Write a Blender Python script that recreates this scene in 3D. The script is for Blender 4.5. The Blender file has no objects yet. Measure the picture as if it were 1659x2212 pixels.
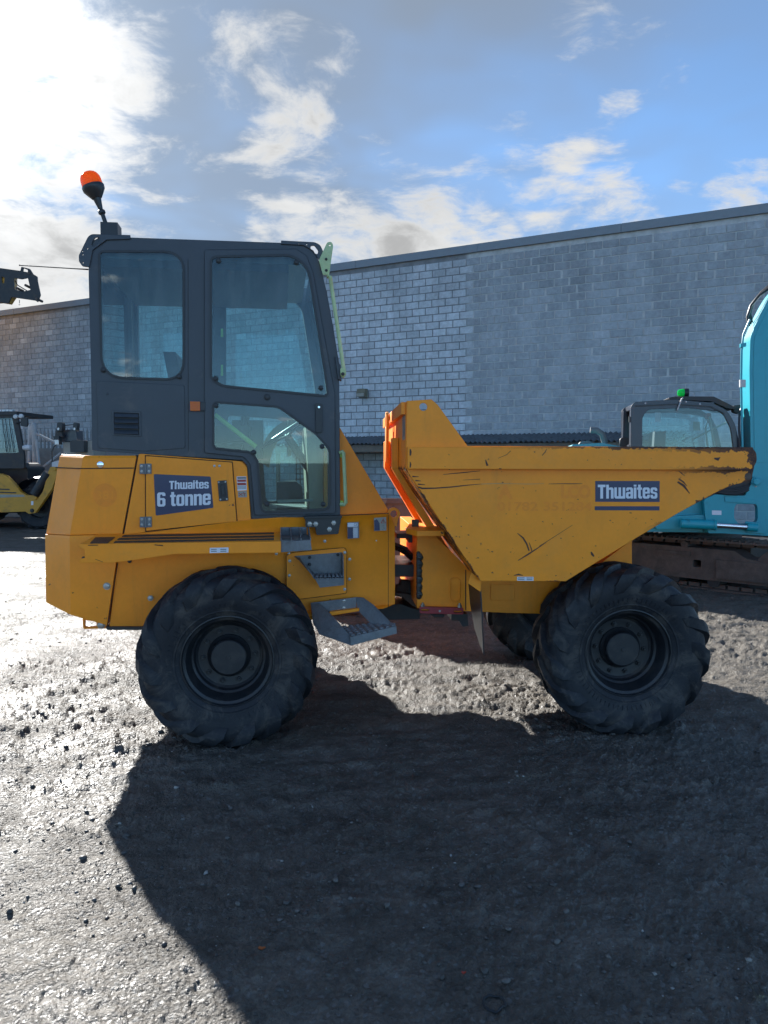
import bpy, bmesh, math, random
import numpy as np
from mathutils import Vector, Matrix
from mathutils.geometry import tessellate_polygon

sc = bpy.context.scene
col = sc.collection
R = math.radians

# ------------------------------------------------------------------ camera
CAM_H = 1.70
W, H = 1659.0, 2212.0          # the units in which the photograph was measured
FOC = 1659.0
PITCH = math.atan((1106.0 - 1000.0) / FOC)
cam_d = bpy.data.cameras.new('camera')
cam_d.sensor_fit = 'HORIZONTAL'
cam_d.sensor_width = 36.0
cam_d.lens = 36.0 * FOC / W
cam_d.clip_start = 0.05
cam_d.clip_end = 6000
cam = bpy.data.objects.new('camera', cam_d)
cam.location = (0, 0, CAM_H)
cam.rotation_euler = (R(90) - PITCH, 0, 0)
col.objects.link(cam)
sc.camera = cam

# ------------------------------------------------------------------ light
SUN_AZ = R(31.8)        # left of the view axis
SUN_EL = R(26.5)
SUN = Vector((-math.sin(SUN_AZ) * math.cos(SUN_EL), math.cos(SUN_AZ) * math.cos(SUN_EL), math.sin(SUN_EL)))
SKY_STRENGTH = 0.05
sun_d = bpy.data.lights.new('sun', 'SUN')
sun_d.energy = 2.3
sun_d.angle = R(0.9)
sun_d.color = (1.0, 0.98, 0.94)
sun = bpy.data.objects.new('sun', sun_d)
sun.rotation_euler = (-SUN).to_track_quat('-Z', 'Y').to_euler()
sun.location = SUN * 50
col.objects.link(sun)

sc.view_settings.view_transform = 'Standard'
sc.view_settings.look = 'None'
sc.view_settings.exposure = 2.65
sc.view_settings.gamma = 1.0
sc.view_settings.use_curve_mapping = False
sc.render.engine = 'CYCLES'
sc.cycles.use_denoising = True
sc.cycles.max_bounces = 8
sc.cycles.transparent_max_bounces = 16
sc.cycles.sample_clamp_indirect = 6.0
sc.cycles.caustics_reflective = False
sc.cycles.caustics_refractive = False


def ray(px, py):
    """direction in the world of the camera ray through a point of the photograph"""
    x, y, z = (px - W / 2) / FOC, (H / 2 - py) / FOC, 1.0
    c, s = math.cos(PITCH), math.sin(PITCH)
    return Vector((x, z * c + y * s, y * c - z * s))


def at(px, py, Y):
    d = ray(px, py)
    return Vector((0, 0, CAM_H)) + d * (Y / d.y)


def on_ground(px, py, z=0.0):
    d = ray(px, py)
    return Vector((0, 0, CAM_H)) + d * ((z - CAM_H) / d.z)


# ------------------------------------------------------------------ node helpers
class NT:
    def __init__(s, tree):
        s.t = tree
        s.n = tree.nodes
        s.l = tree.links

    def new(s, kind, **kw):
        n = s.n.new(kind)
        for k, v in kw.items():
            setattr(n, k, v)
        return n

    def put(s, sock, v):
        if hasattr(v, 'is_linked') or hasattr(v, 'links'):
            s.l.new(v, sock)
        else:
            if isinstance(v, (tuple, list, Vector)) and hasattr(sock.default_value, '__len__'):
                v = tuple(v)
                if len(sock.default_value) == 4 and len(v) == 3:
                    v = v + (1.0,)
            sock.default_value = v

    def math(s, op, a, b=None, c=None, clamp=False):
        n = s.new('ShaderNodeMath', operation=op)
        n.use_clamp = clamp
        for i, v in enumerate((a, b, c)):
            if v is not None:
                s.put(n.inputs[i], v)
        return n.outputs[0]

    def vmath(s, op, a, b=None):
        n = s.new('ShaderNodeVectorMath', operation=op)
        s.put(n.inputs[0], a)
        if b is not None:
            if op == 'SCALE':
                s.put(n.inputs['Scale'], b)
            else:
                s.put(n.inputs[1], b)
        return n.outputs['Value'] if op in ('DOT_PRODUCT', 'LENGTH', 'DISTANCE') else n.outputs['Vector']

    def noise(s, vec, scale, detail=4.0, rough=0.55, dist=0.0, out=0):
        n = s.new('ShaderNodeTexNoise')
        if vec is not None:
            s.put(n.inputs['Vector'], vec)
        n.inputs['Scale'].default_value = scale
        n.inputs['Detail'].default_value = detail
        n.inputs['Roughness'].default_value = rough
        n.inputs['Distortion'].default_value = dist
        return n.outputs[out]

    def step(s, v, a, b, lo=0.0, hi=1.0):
        n = s.new('ShaderNodeMapRange')
        n.interpolation_type = 'SMOOTHSTEP'
        s.put(n.inputs[0], v)
        n.inputs[1].default_value = a
        n.inputs[2].default_value = b
        n.inputs[3].default_value = lo
        n.inputs[4].default_value = hi
        return n.outputs[0]

    def mix(s, f, a, b, blend='MIX'):
        n = s.new('ShaderNodeMix', data_type='RGBA', blend_type=blend)
        s.put(n.inputs[0], f)
        s.put(n.inputs[6], a)
        s.put(n.inputs[7], b)
        return n.outputs[2]


# ------------------------------------------------------------------ sky
world = bpy.data.worlds.new('World')
sc.world = world
world.use_nodes = True
wt = NT(world.node_tree)
wt.n.clear()
sky = wt.new('ShaderNodeTexSky', sky_type='NISHITA')
sky.sun_disc = False
sky.sun_elevation = SUN_EL
sky.sun_rotation = -SUN_AZ
sky.altitude = 600
sky.air_density = 0.54
sky.dust_density = 0.1
sky.ozone_density = 3.0
tc = wt.new('ShaderNodeTexCoord')
vdir = wt.vmath('NORMALIZE', tc.outputs['Generated'])
sep = wt.new('ShaderNodeSeparateXYZ')
wt.put(sep.inputs[0], vdir)
dz = wt.math('MAXIMUM', sep.outputs[2], 0.0)
# clouds lie on a curved layer: the direction is spread out by its height above the horizon
pv = wt.vmath('SCALE', vdir, wt.math('DIVIDE', 1.0, wt.math('ADD', dz, 0.22)))
warp = wt.noise(pv, 2.2, 3, 0.5, out=1)
pw = wt.vmath('ADD', pv, wt.vmath('SCALE', wt.vmath('SUBTRACT', warp, (0.5, 0.5, 0.5)), 0.30))
pw = wt.vmath('ADD', pw, (4.3, 1.7, 0.6))
big = wt.noise(pw, 1.15, 2.0, 0.5)
fine = wt.noise(pw, 3.3, 12.0, 0.62)
wisp = wt.noise(wt.vmath('MULTIPLY', pw, (1.0, 1.6, 1.0)), 7.0, 10.0, 0.66)
# where the larger clouds of the photograph stand (a cloud field needs its clouds somewhere)
CLOUDS = [(-40, 560, 330, .50), (120, 520, 230, .40), (270, 490, 130, .30), (30, 380, 190, .34), (60, 120, 230, .34), (150, 60, 130, .24),
          (700, 545, 150, .38), (830, 440, 125, .31), (900, 515, 150, .38), (1000, 530, 110, .33), (640, 520, 110, .34), (1080, 525, 60, .30),
          (560, 110, 105, .20), (600, 60, 80, .17), (640, 290, 110, .17), (700, 400, 80, .22), (720, 90, 60, .16),
          (1200, 440, 95, .29), (1320, 465, 95, .28), (1265, 280, 50, .30), (1325, 255, 60, .33), (1090, 340, 100, .20), (1210, 340, 80, .16),
          (1330, 50, 130, .23), (1470, 355, 55, .23), (1610, 410, 80, .26), (1010, 400, 60, .22)]
acc = None
for (cx, cy, rad, w) in CLOUDS:
    d = ray(cx, cy).normalized()
    ang = math.atan(rad * 1.25 / FOC)
    m = wt.step(wt.vmath('DOT_PRODUCT', vdir, d), math.cos(ang), 1.0, 0.0, w)
    acc = m if acc is None else wt.math('MAXIMUM', acc, m)
acc = wt.math('SUBTRACT', acc, 0.04)
field = wt.math('ADD', wt.math('MULTIPLY', wt.math('SUBTRACT', big, 0.5), 0.55), wt.math('MULTIPLY', wt.math('SUBTRACT', fine, 0.5), 1.7))
field = wt.math('ADD', field, wt.math('MULTIPLY', wt.math('SUBTRACT', wisp, 0.5), 0.7))
dens = wt.math('ADD', field, acc)
cover = wt.step(dens, 0.10, 0.46)
thick = wt.step(dens, 0.24, 0.75)
cosun = wt.math('MAXIMUM', wt.vmath('DOT_PRODUCT', vdir, SUN), 0.0)
glow = wt.math('MULTIPLY', wt.math('POWER', cosun, 9.0), 0.18)
glow = wt.math('ADD', glow, wt.math('MULTIPLY', wt.math('POWER', cosun, 90.0), 2.0))
# clouds opposite the sun are lit full face, strengthened to fill the shaded sides
face = wt.step(wt.vmath('DOT_PRODUCT', vdir, SUN), 0.5, -0.6, 0.0, 1.0)
bright = wt.math('MULTIPLY', wt.math('ADD', wt.math('ADD', 1.0, wt.math('MULTIPLY', face, 6.0)), glow), 2.45)
shade = wt.step(wt.noise(pw, 4.5, 6.0, 0.6), 0.35, 0.65, 0.0, 1.0)
grey = wt.math('SUBTRACT', 1.0, wt.math('MULTIPLY', wt.math('MULTIPLY', thick, shade), 0.40))
ccol = wt.vmath('SCALE', (0.99, 1.0, 1.005), wt.math('MULTIPLY', bright, grey))
# thin high veil that greys the blue towards the sun
veil = wt.math('MULTIPLY', wt.step(wt.noise(pw, 0.9, 4.0, 0.6), 0.22, 0.62), wt.step(cosun, 0.42, 0.88, 0.06, 0.85))
vcol = wt.vmath('SCALE', (0.88, 1.0, 1.13), wt.math('MULTIPLY', wt.math('ADD', 1.0, wt.math('MULTIPLY', glow, 1.0)), 1.0))
hsv = wt.new('ShaderNodeHueSaturation')
hsv.inputs['Saturation'].default_value = 1.0
wt.put(hsv.inputs['Color'], sky.outputs[0])
skyv = wt.mix(veil, wt.vmath('MULTIPLY', hsv.outputs[0], (0.90, 1.05, 1.0)), vcol)
skyc = wt.mix(cover, skyv, ccol)
bg = wt.new('ShaderNodeBackground')
bg.inputs['Strength'].default_value = SKY_STRENGTH
wt.put(bg.inputs['Color'], skyc)
wo = wt.new('ShaderNodeOutputWorld')
wt.l.new(bg.outputs[0], wo.inputs[0])

# ------------------------------------------------------------------ materials
MATS = {}


def material(name, base, rough=0.5, metal=0.0, var=0.12, vscale=6.0, bump=0.0, bscale=60.0, bevel=0.0,
             dirt=None, dirt_amt=0.3, dirt_scale=3.0, spec=0.5, coat=0.0, rvar=0.1, extra=None):
    m = bpy.data.materials.new(name)
    m.use_nodes = True
    t = NT(m.node_tree)
    b = t.n['Principled BSDF']
    co = t.new('ShaderNodeTexCoord').outputs['Object']
    n1 = t.noise(co, vscale, 6, 0.6)
    n2 = t.noise(co, vscale * 7.3, 4, 0.6)
    f = t.math('ADD', t.math('MULTIPLY', n1, 0.65), t.math('MULTIPLY', n2, 0.35))
    k = t.step(f, 0.25, 0.75, 1.0 - var, 1.0 + var)
    c = t.vmath('SCALE', base, k)
    r = t.math('ADD', rough, t.math('MULTIPLY', t.math('SUBTRACT', n2, 0.5), rvar * 2))
    if dirt is not None:
        dn = t.noise(co, dirt_scale, 9, 0.68, 0.4)
        dm = t.step(dn, 0.62 - dirt_amt * 0.35, 0.80 - dirt_amt * 0.2)
        c = t.mix(t.math('MULTIPLY', dm, 0.85), c, dirt)
        r = t.math('ADD', r, t.math('MULTIPLY', dm, 0.25))
    if extra is not None:
        c, r = extra(t, co, c, r)
    t.put(b.inputs['Base Color'], c)
    t.put(b.inputs['Roughness'], r)
    b.inputs['Metallic'].default_value = metal
    b.inputs['Specular IOR Level'].default_value = spec
    if coat:
        b.inputs['Coat Weight'].default_value = coat
        b.inputs['Coat Roughness'].default_value = 0.12
    nrm = None
    if bevel:
        bv = t.new('ShaderNodeBevel')
        bv.samples = 4
        bv.inputs['Radius'].default_value = bevel
        nrm = bv.outputs[0]
    if bump:
        bp = t.new('ShaderNodeBump')
        bp.inputs['Strength'].default_value = bump
        bp.inputs['Distance'].default_value = 0.01
        t.put(bp.inputs['Height'], t.noise(co, bscale, 5, 0.6))
        if nrm is not None:
            t.l.new(nrm, bp.inputs['Normal'])
        nrm = bp.outputs[0]
    if nrm is not None:
        t.l.new(nrm, b.inputs['Normal'])
    MATS[name] = m
    return m


def glass(name, tint, dirt=(0.5, 0.55, 0.55), dirt_amt=0.10, rough=0.015, refl=1.0):
    m = bpy.data.materials.new(name)
    m.use_nodes = True
    t = NT(m.node_tree)
    t.n.clear()
    co = t.new('ShaderNodeTexCoord').outputs['Object']
    tr = t.new('ShaderNodeBsdfTransparent')
    tr.inputs[0].default_value = tint + (1,)
    gl = t.new('ShaderNodeBsdfGlossy')
    gl.inputs['Roughness'].default_value = rough
    df = t.new('ShaderNodeBsdfDiffuse')
    df.inputs[0].default_value = dirt + (1,)
    streak = t.noise(t.vmath('MULTIPLY', co, (14.0, 14.0, 3.0)), 1.0, 8, 0.65)
    spots = t.step(t.noise(co, 46.0, 2, 0.5), 0.66, 0.74)
    da = t.math('ADD', t.step(streak, 0.35, 0.8, 0.25 * dirt_amt, 1.9 * dirt_amt), t.math('MULTIPLY', spots, 0.05))
    m1 = t.new('ShaderNodeMixShader')
    t.put(m1.inputs[0], da)
    t.l.new(tr.outputs[0], m1.inputs[1])
    t.l.new(df.outputs[0], m1.inputs[2])
    fr = t.new('ShaderNodeFresnel')
    fr.inputs['IOR'].default_value = 1.5
    m2 = t.new('ShaderNodeMixShader')
    t.put(m2.inputs[0], t.math('MULTIPLY', fr.outputs[0], refl, clamp=True))
    t.l.new(m1.outputs[0], m2.inputs[1])
    t.l.new(gl.outputs[0], m2.inputs[2])
    o = t.new('ShaderNodeOutputMaterial')
    t.l.new(m2.outputs[0], o.inputs[0])
    MATS[name] = m
    return m


YEL = (0.94, 0.300, 0.014)
CHIP = (0.055, 0.026, 0.022)
RUST = (0.13, 0.055, 0.03)


def grime(t, co, c, r):
    """thin streaks of washed-down dirt and a few small chips"""
    st = t.noise(t.vmath('MULTIPLY', co, (9.0, 9.0, 0.8)), 1.0, 6, 0.7)
    c = t.mix(t.step(st, 0.54, 0.85, 0.0, 0.34), c, (0.30, 0.13, 0.03))
    du = t.noise(co, 1.7, 8, 0.72, 0.6)
    c = t.mix(t.step(du, 0.50, 0.76, 0.0, 0.30), c, (0.52, 0.27, 0.09))
    r = t.math('ADD', r, t.step(du, 0.46, 0.74, 0.0, 0.22))
    sp = t.step(t.noise(co, 24.0, 3, 0.55), 0.735, 0.755)
    c = t.mix(sp, c, CHIP)
    return c, r


material('yellow_paint', YEL, 0.42, var=0.07, bevel=0.006, spec=0.32, extra=grime, bump=0.03, bscale=30)
material('charcoal_paint', (0.038, 0.046, 0.058), 0.42, var=0.10, bevel=0.006, bump=0.05, bscale=160, dirt=(0.13, 0.125, 0.115), dirt_amt=0.15)
material('black_plastic', (0.018, 0.020, 0.023), 0.42, var=0.15, bevel=0.003)
material('black_steel', (0.022, 0.023, 0.026), 0.5, var=0.25, bevel=0.004, dirt=(0.07, 0.058, 0.045), dirt_amt=0.45, dirt_scale=6)
material('seam_dark', (0.020, 0.014, 0.010), 0.8)
material('rubber_strip', (0.016, 0.017, 0.020), 0.6)
material('galvanised', (0.165, 0.175, 0.185), 0.55, metal=0.25, var=0.28, vscale=14, bump=0.08, bscale=40, bevel=0.003, dirt=(0.12, 0.11, 0.10), dirt_amt=0.3, dirt_scale=7)
material('bolt_steel', (0.36, 0.35, 0.33), 0.42, metal=0.85, var=0.2, vscale=30)
material('chrome', (0.72, 0.73, 0.76), 0.14, metal=1.0, var=0.05)
material('navy_print', (0.012, 0.020, 0.075), 0.4, var=0.10, coat=0.3)
material('white_print', (0.66, 0.68, 0.74), 0.45, var=0.05)
material('ghost_print', (0.88, 0.250, 0.004), 0.5, var=0.10, vscale=20)
material('grey_print', (0.19, 0.185, 0.18), 0.5)
material('red_print', (0.34, 0.05, 0.04), 0.5)
material('lime_paint', (0.34, 0.52, 0.07), 0.4, var=0.12, bevel=0.003)
material('faded_lime_paint', (0.40, 0.52, 0.27), 0.45, var=0.2, vscale=9, bevel=0.003, dirt=(0.32, 0.28, 0.05), dirt_amt=0.4)
material('red_paint', (0.30, 0.022, 0.03), 0.45, var=0.15, bevel=0.003)
material('rusty_steel', (0.105, 0.075, 0.060), 0.75, var=0.35, vscale=9, bump=0.2, bscale=30, bevel=0.006, dirt=(0.065, 0.055, 0.048), dirt_amt=0.5)
material('grease', (0.012, 0.011, 0.011), 0.25, var=0.4, vscale=30, bump=0.6, bscale=50)
material('amber_lens', (0.85, 0.17, 0.008), 0.12, var=0.12, vscale=40, coat=0.5)
material('green_lens', (0.02, 0.50, 0.13), 0.15, var=0.12, coat=0.5)
material('tan_trim', (0.33, 0.27, 0.19), 0.6, var=0.12, bevel=0.006)
material('seat_fabric', (0.020, 0.021, 0.024), 0.75, var=0.2, bump=0.2, bscale=120)
material('teal_paint', (0.006, 0.29, 0.365), 0.36, var=0.06, bevel=0.008, coat=0.15, dirt=(0.03, 0.11, 0.12), dirt_amt=0.15)
material('loader_yellow', (0.56, 0.27, 0.02), 0.42, var=0.10, bevel=0.008, dirt=(0.20, 0.12, 0.05), dirt_amt=0.3)
material('navy_paint', (0.018, 0.023, 0.038), 0.35, var=0.08, bevel=0.008, coat=0.2)
material('silver_paint', (0.42, 0.42, 0.43), 0.35, var=0.1, bevel=0.004)
material('lamp_glass', (0.52, 0.50, 0.50), 0.10, var=0.15, coat=0.6)
material('bucket_steel', (0.105, 0.082, 0.090), 0.6, var=0.3, vscale=5, bump=0.15, bscale=25, bevel=0.008, dirt=(0.085, 0.05, 0.038), dirt_amt=0.4)
material('grey_steel', (0.15, 0.16, 0.165), 0.55, var=0.25, bevel=0.006, dirt=(0.08, 0.06, 0.05), dirt_amt=0.3)
material('pole_paint', (0.36, 0.37, 0.38), 0.55, var=0.2)
material('fence_steel', (0.17, 0.18, 0.19), 0.55, metal=0.3, var=0.25)
material('timber', (0.17, 0.14, 0.11), 0.85, var=0.25)
material('stone_paint', (0.30, 0.29, 0.25), 0.55, var=0.15)
material('leaf_litter', (0.35, 0.09, 0.02), 0.7)
material('red_plastic', (0.42, 0.04, 0.02), 0.5)
def lens(name, c):
    m = bpy.data.materials.new(name)
    m.use_nodes = True
    t = NT(m.node_tree)
    b = t.n['Principled BSDF']
    b.inputs['Base Color'].default_value = c + (1,)
    b.inputs['Roughness'].default_value = 0.15
    tl = t.new('ShaderNodeBsdfTranslucent')
    tl.inputs[0].default_value = c + (1,)
    mx = t.new('ShaderNodeMixShader')
    mx.inputs[0].default_value = 0.55
    t.l.new(b.outputs[0], mx.inputs[1])
    t.l.new(tl.outputs[0], mx.inputs[2])
    t.l.new(mx.outputs[0], t.n['Material Output'].inputs[0])
    MATS[name] = m


lens('amber_lens', (0.98, 0.24, 0.012))
lens('green_lens', (0.02, 0.62, 0.16))
glass('cab_glass', (0.80, 0.94, 0.93), dirt_amt=0.045)
glass('machine_glass', (0.74, 0.86, 0.87), dirt_amt=0.02)


def rubber(t, co, c, r):
    mud = t.noise(co, 7.0, 9, 0.74, 0.8)
    c = t.mix(t.step(mud, 0.47, 0.66, 0.0, 0.70), c, (0.082, 0.072, 0.064))
    sc1 = t.noise(t.vmath('MULTIPLY', co, (1, 1, 1)), 60, 4, 0.7)
    return c, t.math('ADD', r, t.step(sc1, 0.4, 0.8, -0.08, 0.12))


material('tyre_rubber', (0.016, 0.018, 0.023), 0.66, spec=0.35, var=0.25, vscale=8, bump=0.12, bscale=90, extra=rubber)
material('wheel_paint', (0.013, 0.015, 0.019), 0.45, var=0.2, bevel=0.003, dirt=(0.06, 0.052, 0.045), dirt_amt=0.4, dirt_scale=8)

# ------------------------------------------------------------------ mesh helpers
WM = {}


class Frame:
    """a place to stand in: x along a thing, y away from the camera, z up"""
    def __init__(s, loc, yaw=0.0):
        s.M = Matrix.Translation(Vector(loc)) @ Matrix.Rotation(yaw, 4, 'Z')
        s.I = s.M.inverted()

    def _ray(s, px, py):
        o = s.I @ Vector((0, 0, CAM_H))
        return o, (s.I.to_3x3() @ ray(px, py))

    def L(s, px, py, d):
        o, r = s._ray(px, py)
        return o + r * ((d - o.y) / r.y)

    def Lz(s, px, py, z):
        o, r = s._ray(px, py)
        return o + r * ((z - o.z) / r.z)

    def Lx(s, px, py, x):
        o, r = s._ray(px, py)
        return o + r * ((x - o.x) / r.x)

    def poly(s, pts, d):
        out = []
        for p in pts:
            v = s.L(p[0], p[1], d)
            out.append((v.x, v.z))
        return out


WORLD = Frame((0, 0, 0))


def rounded(pts, r, n=5):
    """round the corners of a polygon; r is one radius or one per corner"""
    out = []
    k = len(pts)
    for i in range(k):
        p, a, b = Vector(pts[i]), Vector(pts[i - 1]), Vector(pts[(i + 1) % k])
        ri = r[i] if isinstance(r, (list, tuple)) else r
        da, db = (a - p), (b - p)
        if ri <= 0 or da.length < 1e-6 or db.length < 1e-6:
            out.append(tuple(p))
            continue
        ri = min(ri, da.length * 0.48, db.length * 0.48)
        s, e = p + da.normalized() * ri, p + db.normalized() * ri
        for j in range(n + 1):
            t = j / n
            q = s * (1 - t) ** 2 + p * 2 * t * (1 - t) + e * t ** 2
            out.append(tuple(q))
    return out


def circle(cx, cy, r, n=16, ry=None):
    return [(cx + r * math.cos(2 * math.pi * i / n), cy + (ry or r) * math.sin(2 * math.pi * i / n)) for i in range(n)]


class MB:
    def __init__(s):
        s.v, s.f = [], []

    def add(s, vs, fs):
        o = len(s.v)
        s.v += [tuple(v) for v in vs]
        s.f += [tuple(i + o for i in f) for f in fs]
        return s

    def plate(s, outer, holes=(), y0=0.0, y1=0.01):
        """polygon in x,z with holes, between the depths y0 and y1 (y may be a function of x,z)"""
        loops = [list(outer)] + [list(h) for h in holes]
        flat = [p for lp in loops for p in lp]
        tri = tessellate_polygon([[Vector((p[0], p[1], 0)) for p in lp] for lp in loops])
        n = len(flat)
        g0 = y0 if callable(y0) else (lambda x, z: y0)
        g1 = y1 if callable(y1) else (lambda x, z: y1)
        vs = [(p[0], g0(*p), p[1]) for p in flat] + [(p[0], g1(*p), p[1]) for p in flat]
        fs = [t for t in tri] + [tuple(i + n for i in reversed(t)) for t in tri]
        o = 0
        for lp in loops:
            k = len(lp)
            for i in range(k):
                j = (i + 1) % k
                fs.append((o + i, o + j, o + j + n, o + i + n))
            o += k
        return s.add(vs, fs)

    def hexa(s, p):
        """eight corners: four of one face, the four opposite"""
        return s.add(p, [(0, 1, 2, 3), (7, 6, 5, 4), (0, 4, 5, 1), (1, 5, 6, 2), (2, 6, 7, 3), (3, 7, 4, 0)])

    def box(s, x0, x1, y0, y1, z0, z1):
        return s.hexa([(x0, y0, z0), (x1, y0, z0), (x1, y0, z1), (x0, y0, z1), (x0, y1, z0), (x1, y1, z0), (x1, y1, z1), (x0, y1, z1)])

    def slab(s, quad, th):
        """a quad given a thickness along its own normal"""
        q = [Vector(p) for p in quad]
        n = (q[1] - q[0]).cross(q[2] - q[0]).normalized() * th
        return s.hexa(q + [p + n for p in q])

    def tube(s, pts, r, n=10, caps=True):
        pts = [Vector(p) for p in pts]
        rs = r if isinstance(r, (list, tuple)) else [r] * len(pts)
        vs, fs = [], []
        a = None
        for i, p in enumerate(pts):
            t = (pts[min(i + 1, len(pts) - 1)] - pts[max(i - 1, 0)]).normalized()
            if a is None:
                a = t.cross(Vector((0, 0, 1)) if abs(t.z) < 0.9 else Vector((1, 0, 0)))
            a = a - t * a.dot(t)
            a.normalize()
            b = t.cross(a).normalized()
            for k in range(n):
                w = 2 * math.pi * k / n
                vs.append(p + (a * math.cos(w) + b * math.sin(w)) * rs[i])
        m = len(pts)
        for i in range(m - 1):
            for k in range(n):
                k2 = (k + 1) % n
                fs.append((i * n + k, i * n + k2, (i + 1) * n + k2, (i + 1) * n + k))
        if caps:
            fs.append(tuple(range(n - 1, -1, -1)))
            fs.append(tuple((m - 1) * n + k for k in range(n)))
        return s.add(vs, fs)

    def cyl(s, p0, p1, r0, r1=None, n=16):
        return s.tube([p0, p1], [r0, r0 if r1 is None else r1], n)

    def lathe(s, prof, n=48, axis='Y', close=False):
        """prof: (radius, position along the axis)"""
        vs, fs = [], []
        for (r, h) in prof:
            for k in range(n):
                w = 2 * math.pi * k / n
                a, b = r * math.cos(w), r * math.sin(w)
                vs.append((a, h, b) if axis == 'Y' else (a, b, h))
        m = len(prof)
        for i in range(m - 1 + (1 if close else 0)):
            for k in range(n):
                k2, i2 = (k + 1) % n, (i + 1) % m
                fs.append((i * n + k, i * n + k2, i2 * n + k2, i2 * n + k))
        return s.add(vs, fs)

    def grid(s, rows):
        """rows of points joined into a sheet"""
        m, n = len(rows), len(rows[0])
        vs = [p for r in rows for p in r]
        fs = [(i * n + j, i * n + j + 1, (i + 1) * n + j + 1, (i + 1) * n + j) for i in range(m - 1) for j in range(n - 1)]
        return s.add(vs, fs)

    def mesh(s, name, mat, smooth=35.0):
        me = bpy.data.meshes.new(name)
        bm = bmesh.new()
        bv = [bm.verts.new(v) for v in s.v]
        for f in s.f:
            if len(set(f)) >= 3:
                try:
                    bm.faces.new([bv[i] for i in f])
                except ValueError:
                    pass
        bmesh.ops.recalc_face_normals(bm, faces=bm.faces)
        if smooth:
            for f in bm.faces:
                f.smooth = True
            lim = R(smooth)
            for e in bm.edges:
                if len(e.link_faces) == 2 and e.calc_face_angle(0.0) > lim:
                    e.smooth = False
        bm.to_mesh(me)
        bm.free()
        me.materials.append(MATS[mat] if isinstance(mat, str) else mat)
        return me

    def build(s, name, mat, parent=None, frame=WORLD, smooth=35.0):
        return link(name, s.mesh(name, mat, smooth), parent, frame.M)


def link(name, data, parent, M):
    o = bpy.data.objects.new(name, data)
    col.objects.link(o)
    WM[o] = M.copy()
    if parent is not None:
        o.parent = parent
        o.matrix_basis = WM[parent].inverted() @ M
    else:
        o.matrix_basis = M
    return o


def empty(name, M):
    o = bpy.data.objects.new(name, None)
    o.empty_display_size = 0.3
    col.objects.link(o)
    o.matrix_basis = M
    WM[o] = M.copy()
    return o


def tag(o, label=None, cat=None, group=None, kind=None):
    if label:
        o['label'] = label
    if cat:
        o['category'] = cat
    if group:
        o['group'] = group
    if kind:
        o['kind'] = kind
    return o


def _rr(x0, y0, x1, y1, r):
    return [(x0 + r, y0), (x1 - r, y0), (x1, y0 + r), (x1, y1 - r), (x1 - r, y1), (x0 + r, y1), (x0, y1 - r), (x0, y0 + r)]


# heavy condensed letters: (width, [(outline, holes), ...])
GLYPH = {
    'T': (.60, [([(0, 1), (0, .82), (.19, .82), (.19, 0), (.41, 0), (.41, .82), (.60, .82), (.60, 1)], [])]),
    'h': (.58, [([(0, 0), (.21, 0), (.21, .60), (.25, .64), (.33, .64), (.37, .60), (.37, 0), (.58, 0), (.58, .70), (.48, .80), (.28, .80), (.21, .74), (.21, 1), (0, 1)], [])]),
    'w': (.86, [([(0, .80), (0, .10), (.10, 0), (.86, 0), (.86, .80), (.66, .80), (.66, .17), (.53, .17), (.53, .80), (.33, .80), (.33, .17), (.20, .17), (.20, .80)], [])]),
    'a': (.56, [([(0, .10), (.10, 0), (.28, 0), (.36, .05), (.36, 0), (.56, 0), (.56, .70), (.46, .80), (.10, .80), (.02, .72), (.02, .56), (.21, .56), (.21, .62), (.24, .65), (.33, .65), (.36, .61), (.36, .48), (.10, .48), (0, .38)],
                 [[(.20, .19), (.20, .30), (.24, .34), (.36, .34), (.36, .19), (.32, .15), (.24, .15)]])]),
    'i': (.21, [([(0, 0), (.21, 0), (.21, .80), (0, .80)], []), ([(0, .86), (.21, .86), (.21, 1), (0, 1)], [])]),
    't': (.38, [([(.08, .10), (.18, 0), (.38, 0), (.38, .16), (.32, .16), (.28, .20), (.28, .64), (.38, .64), (.38, .80), (.28, .80), (.28, 1), (.08, 1), (.08, .80), (0, .80), (0, .64), (.08, .64)], [])]),
    'e': (.56, [([(0, .10), (.10, 0), (.46, 0), (.56, .10), (.56, .28), (.36, .28), (.36, .20), (.32, .15), (.24, .15), (.20, .20), (.20, .36), (.56, .36), (.56, .70), (.46, .80), (.10, .80), (0, .70)],
                 [[(.20, .49), (.20, .60), (.24, .65), (.32, .65), (.36, .60), (.36, .49)]])]),
    's': (.54, [([(0, .10), (.10, 0), (.44, 0), (.54, .10), (.54, .37), (.46, .45), (.20, .50), (.20, .61), (.24, .65), (.30, .65), (.34, .61), (.34, .55), (.53, .55), (.53, .70), (.43, .80), (.10, .80), (0, .70), (0, .46), (.08, .38),
                  (.34, .33), (.34, .20), (.30, .15), (.24, .15), (.20, .20), (.20, .27), (0, .27)], [])]),
    '6': (.58, [([(0, .10), (.10, 0), (.48, 0), (.58, .10), (.58, .50), (.48, .60), (.21, .60), (.21, .80), (.25, .85), (.33, .85), (.37, .80), (.37, .74), (.58, .74), (.58, .90), (.48, 1), (.10, 1), (0, .90)],
                 [[(.21, .20), (.21, .42), (.25, .46), (.33, .46), (.37, .42), (.37, .20), (.33, .15), (.25, .15)]])]),
    'o': (.56, [(_rr(0, 0, .56, .80, .10), [_rr(.20, .15, .36, .65, .04)])]),
    'n': (.56, [([(0, 0), (.20, 0), (.20, .60), (.25, .65), (.32, .65), (.36, .60), (.36, 0), (.56, 0), (.56, .70), (.46, .80), (.28, .80), (.20, .74), (.20, .80), (0, .80)], [])]),
}


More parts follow.
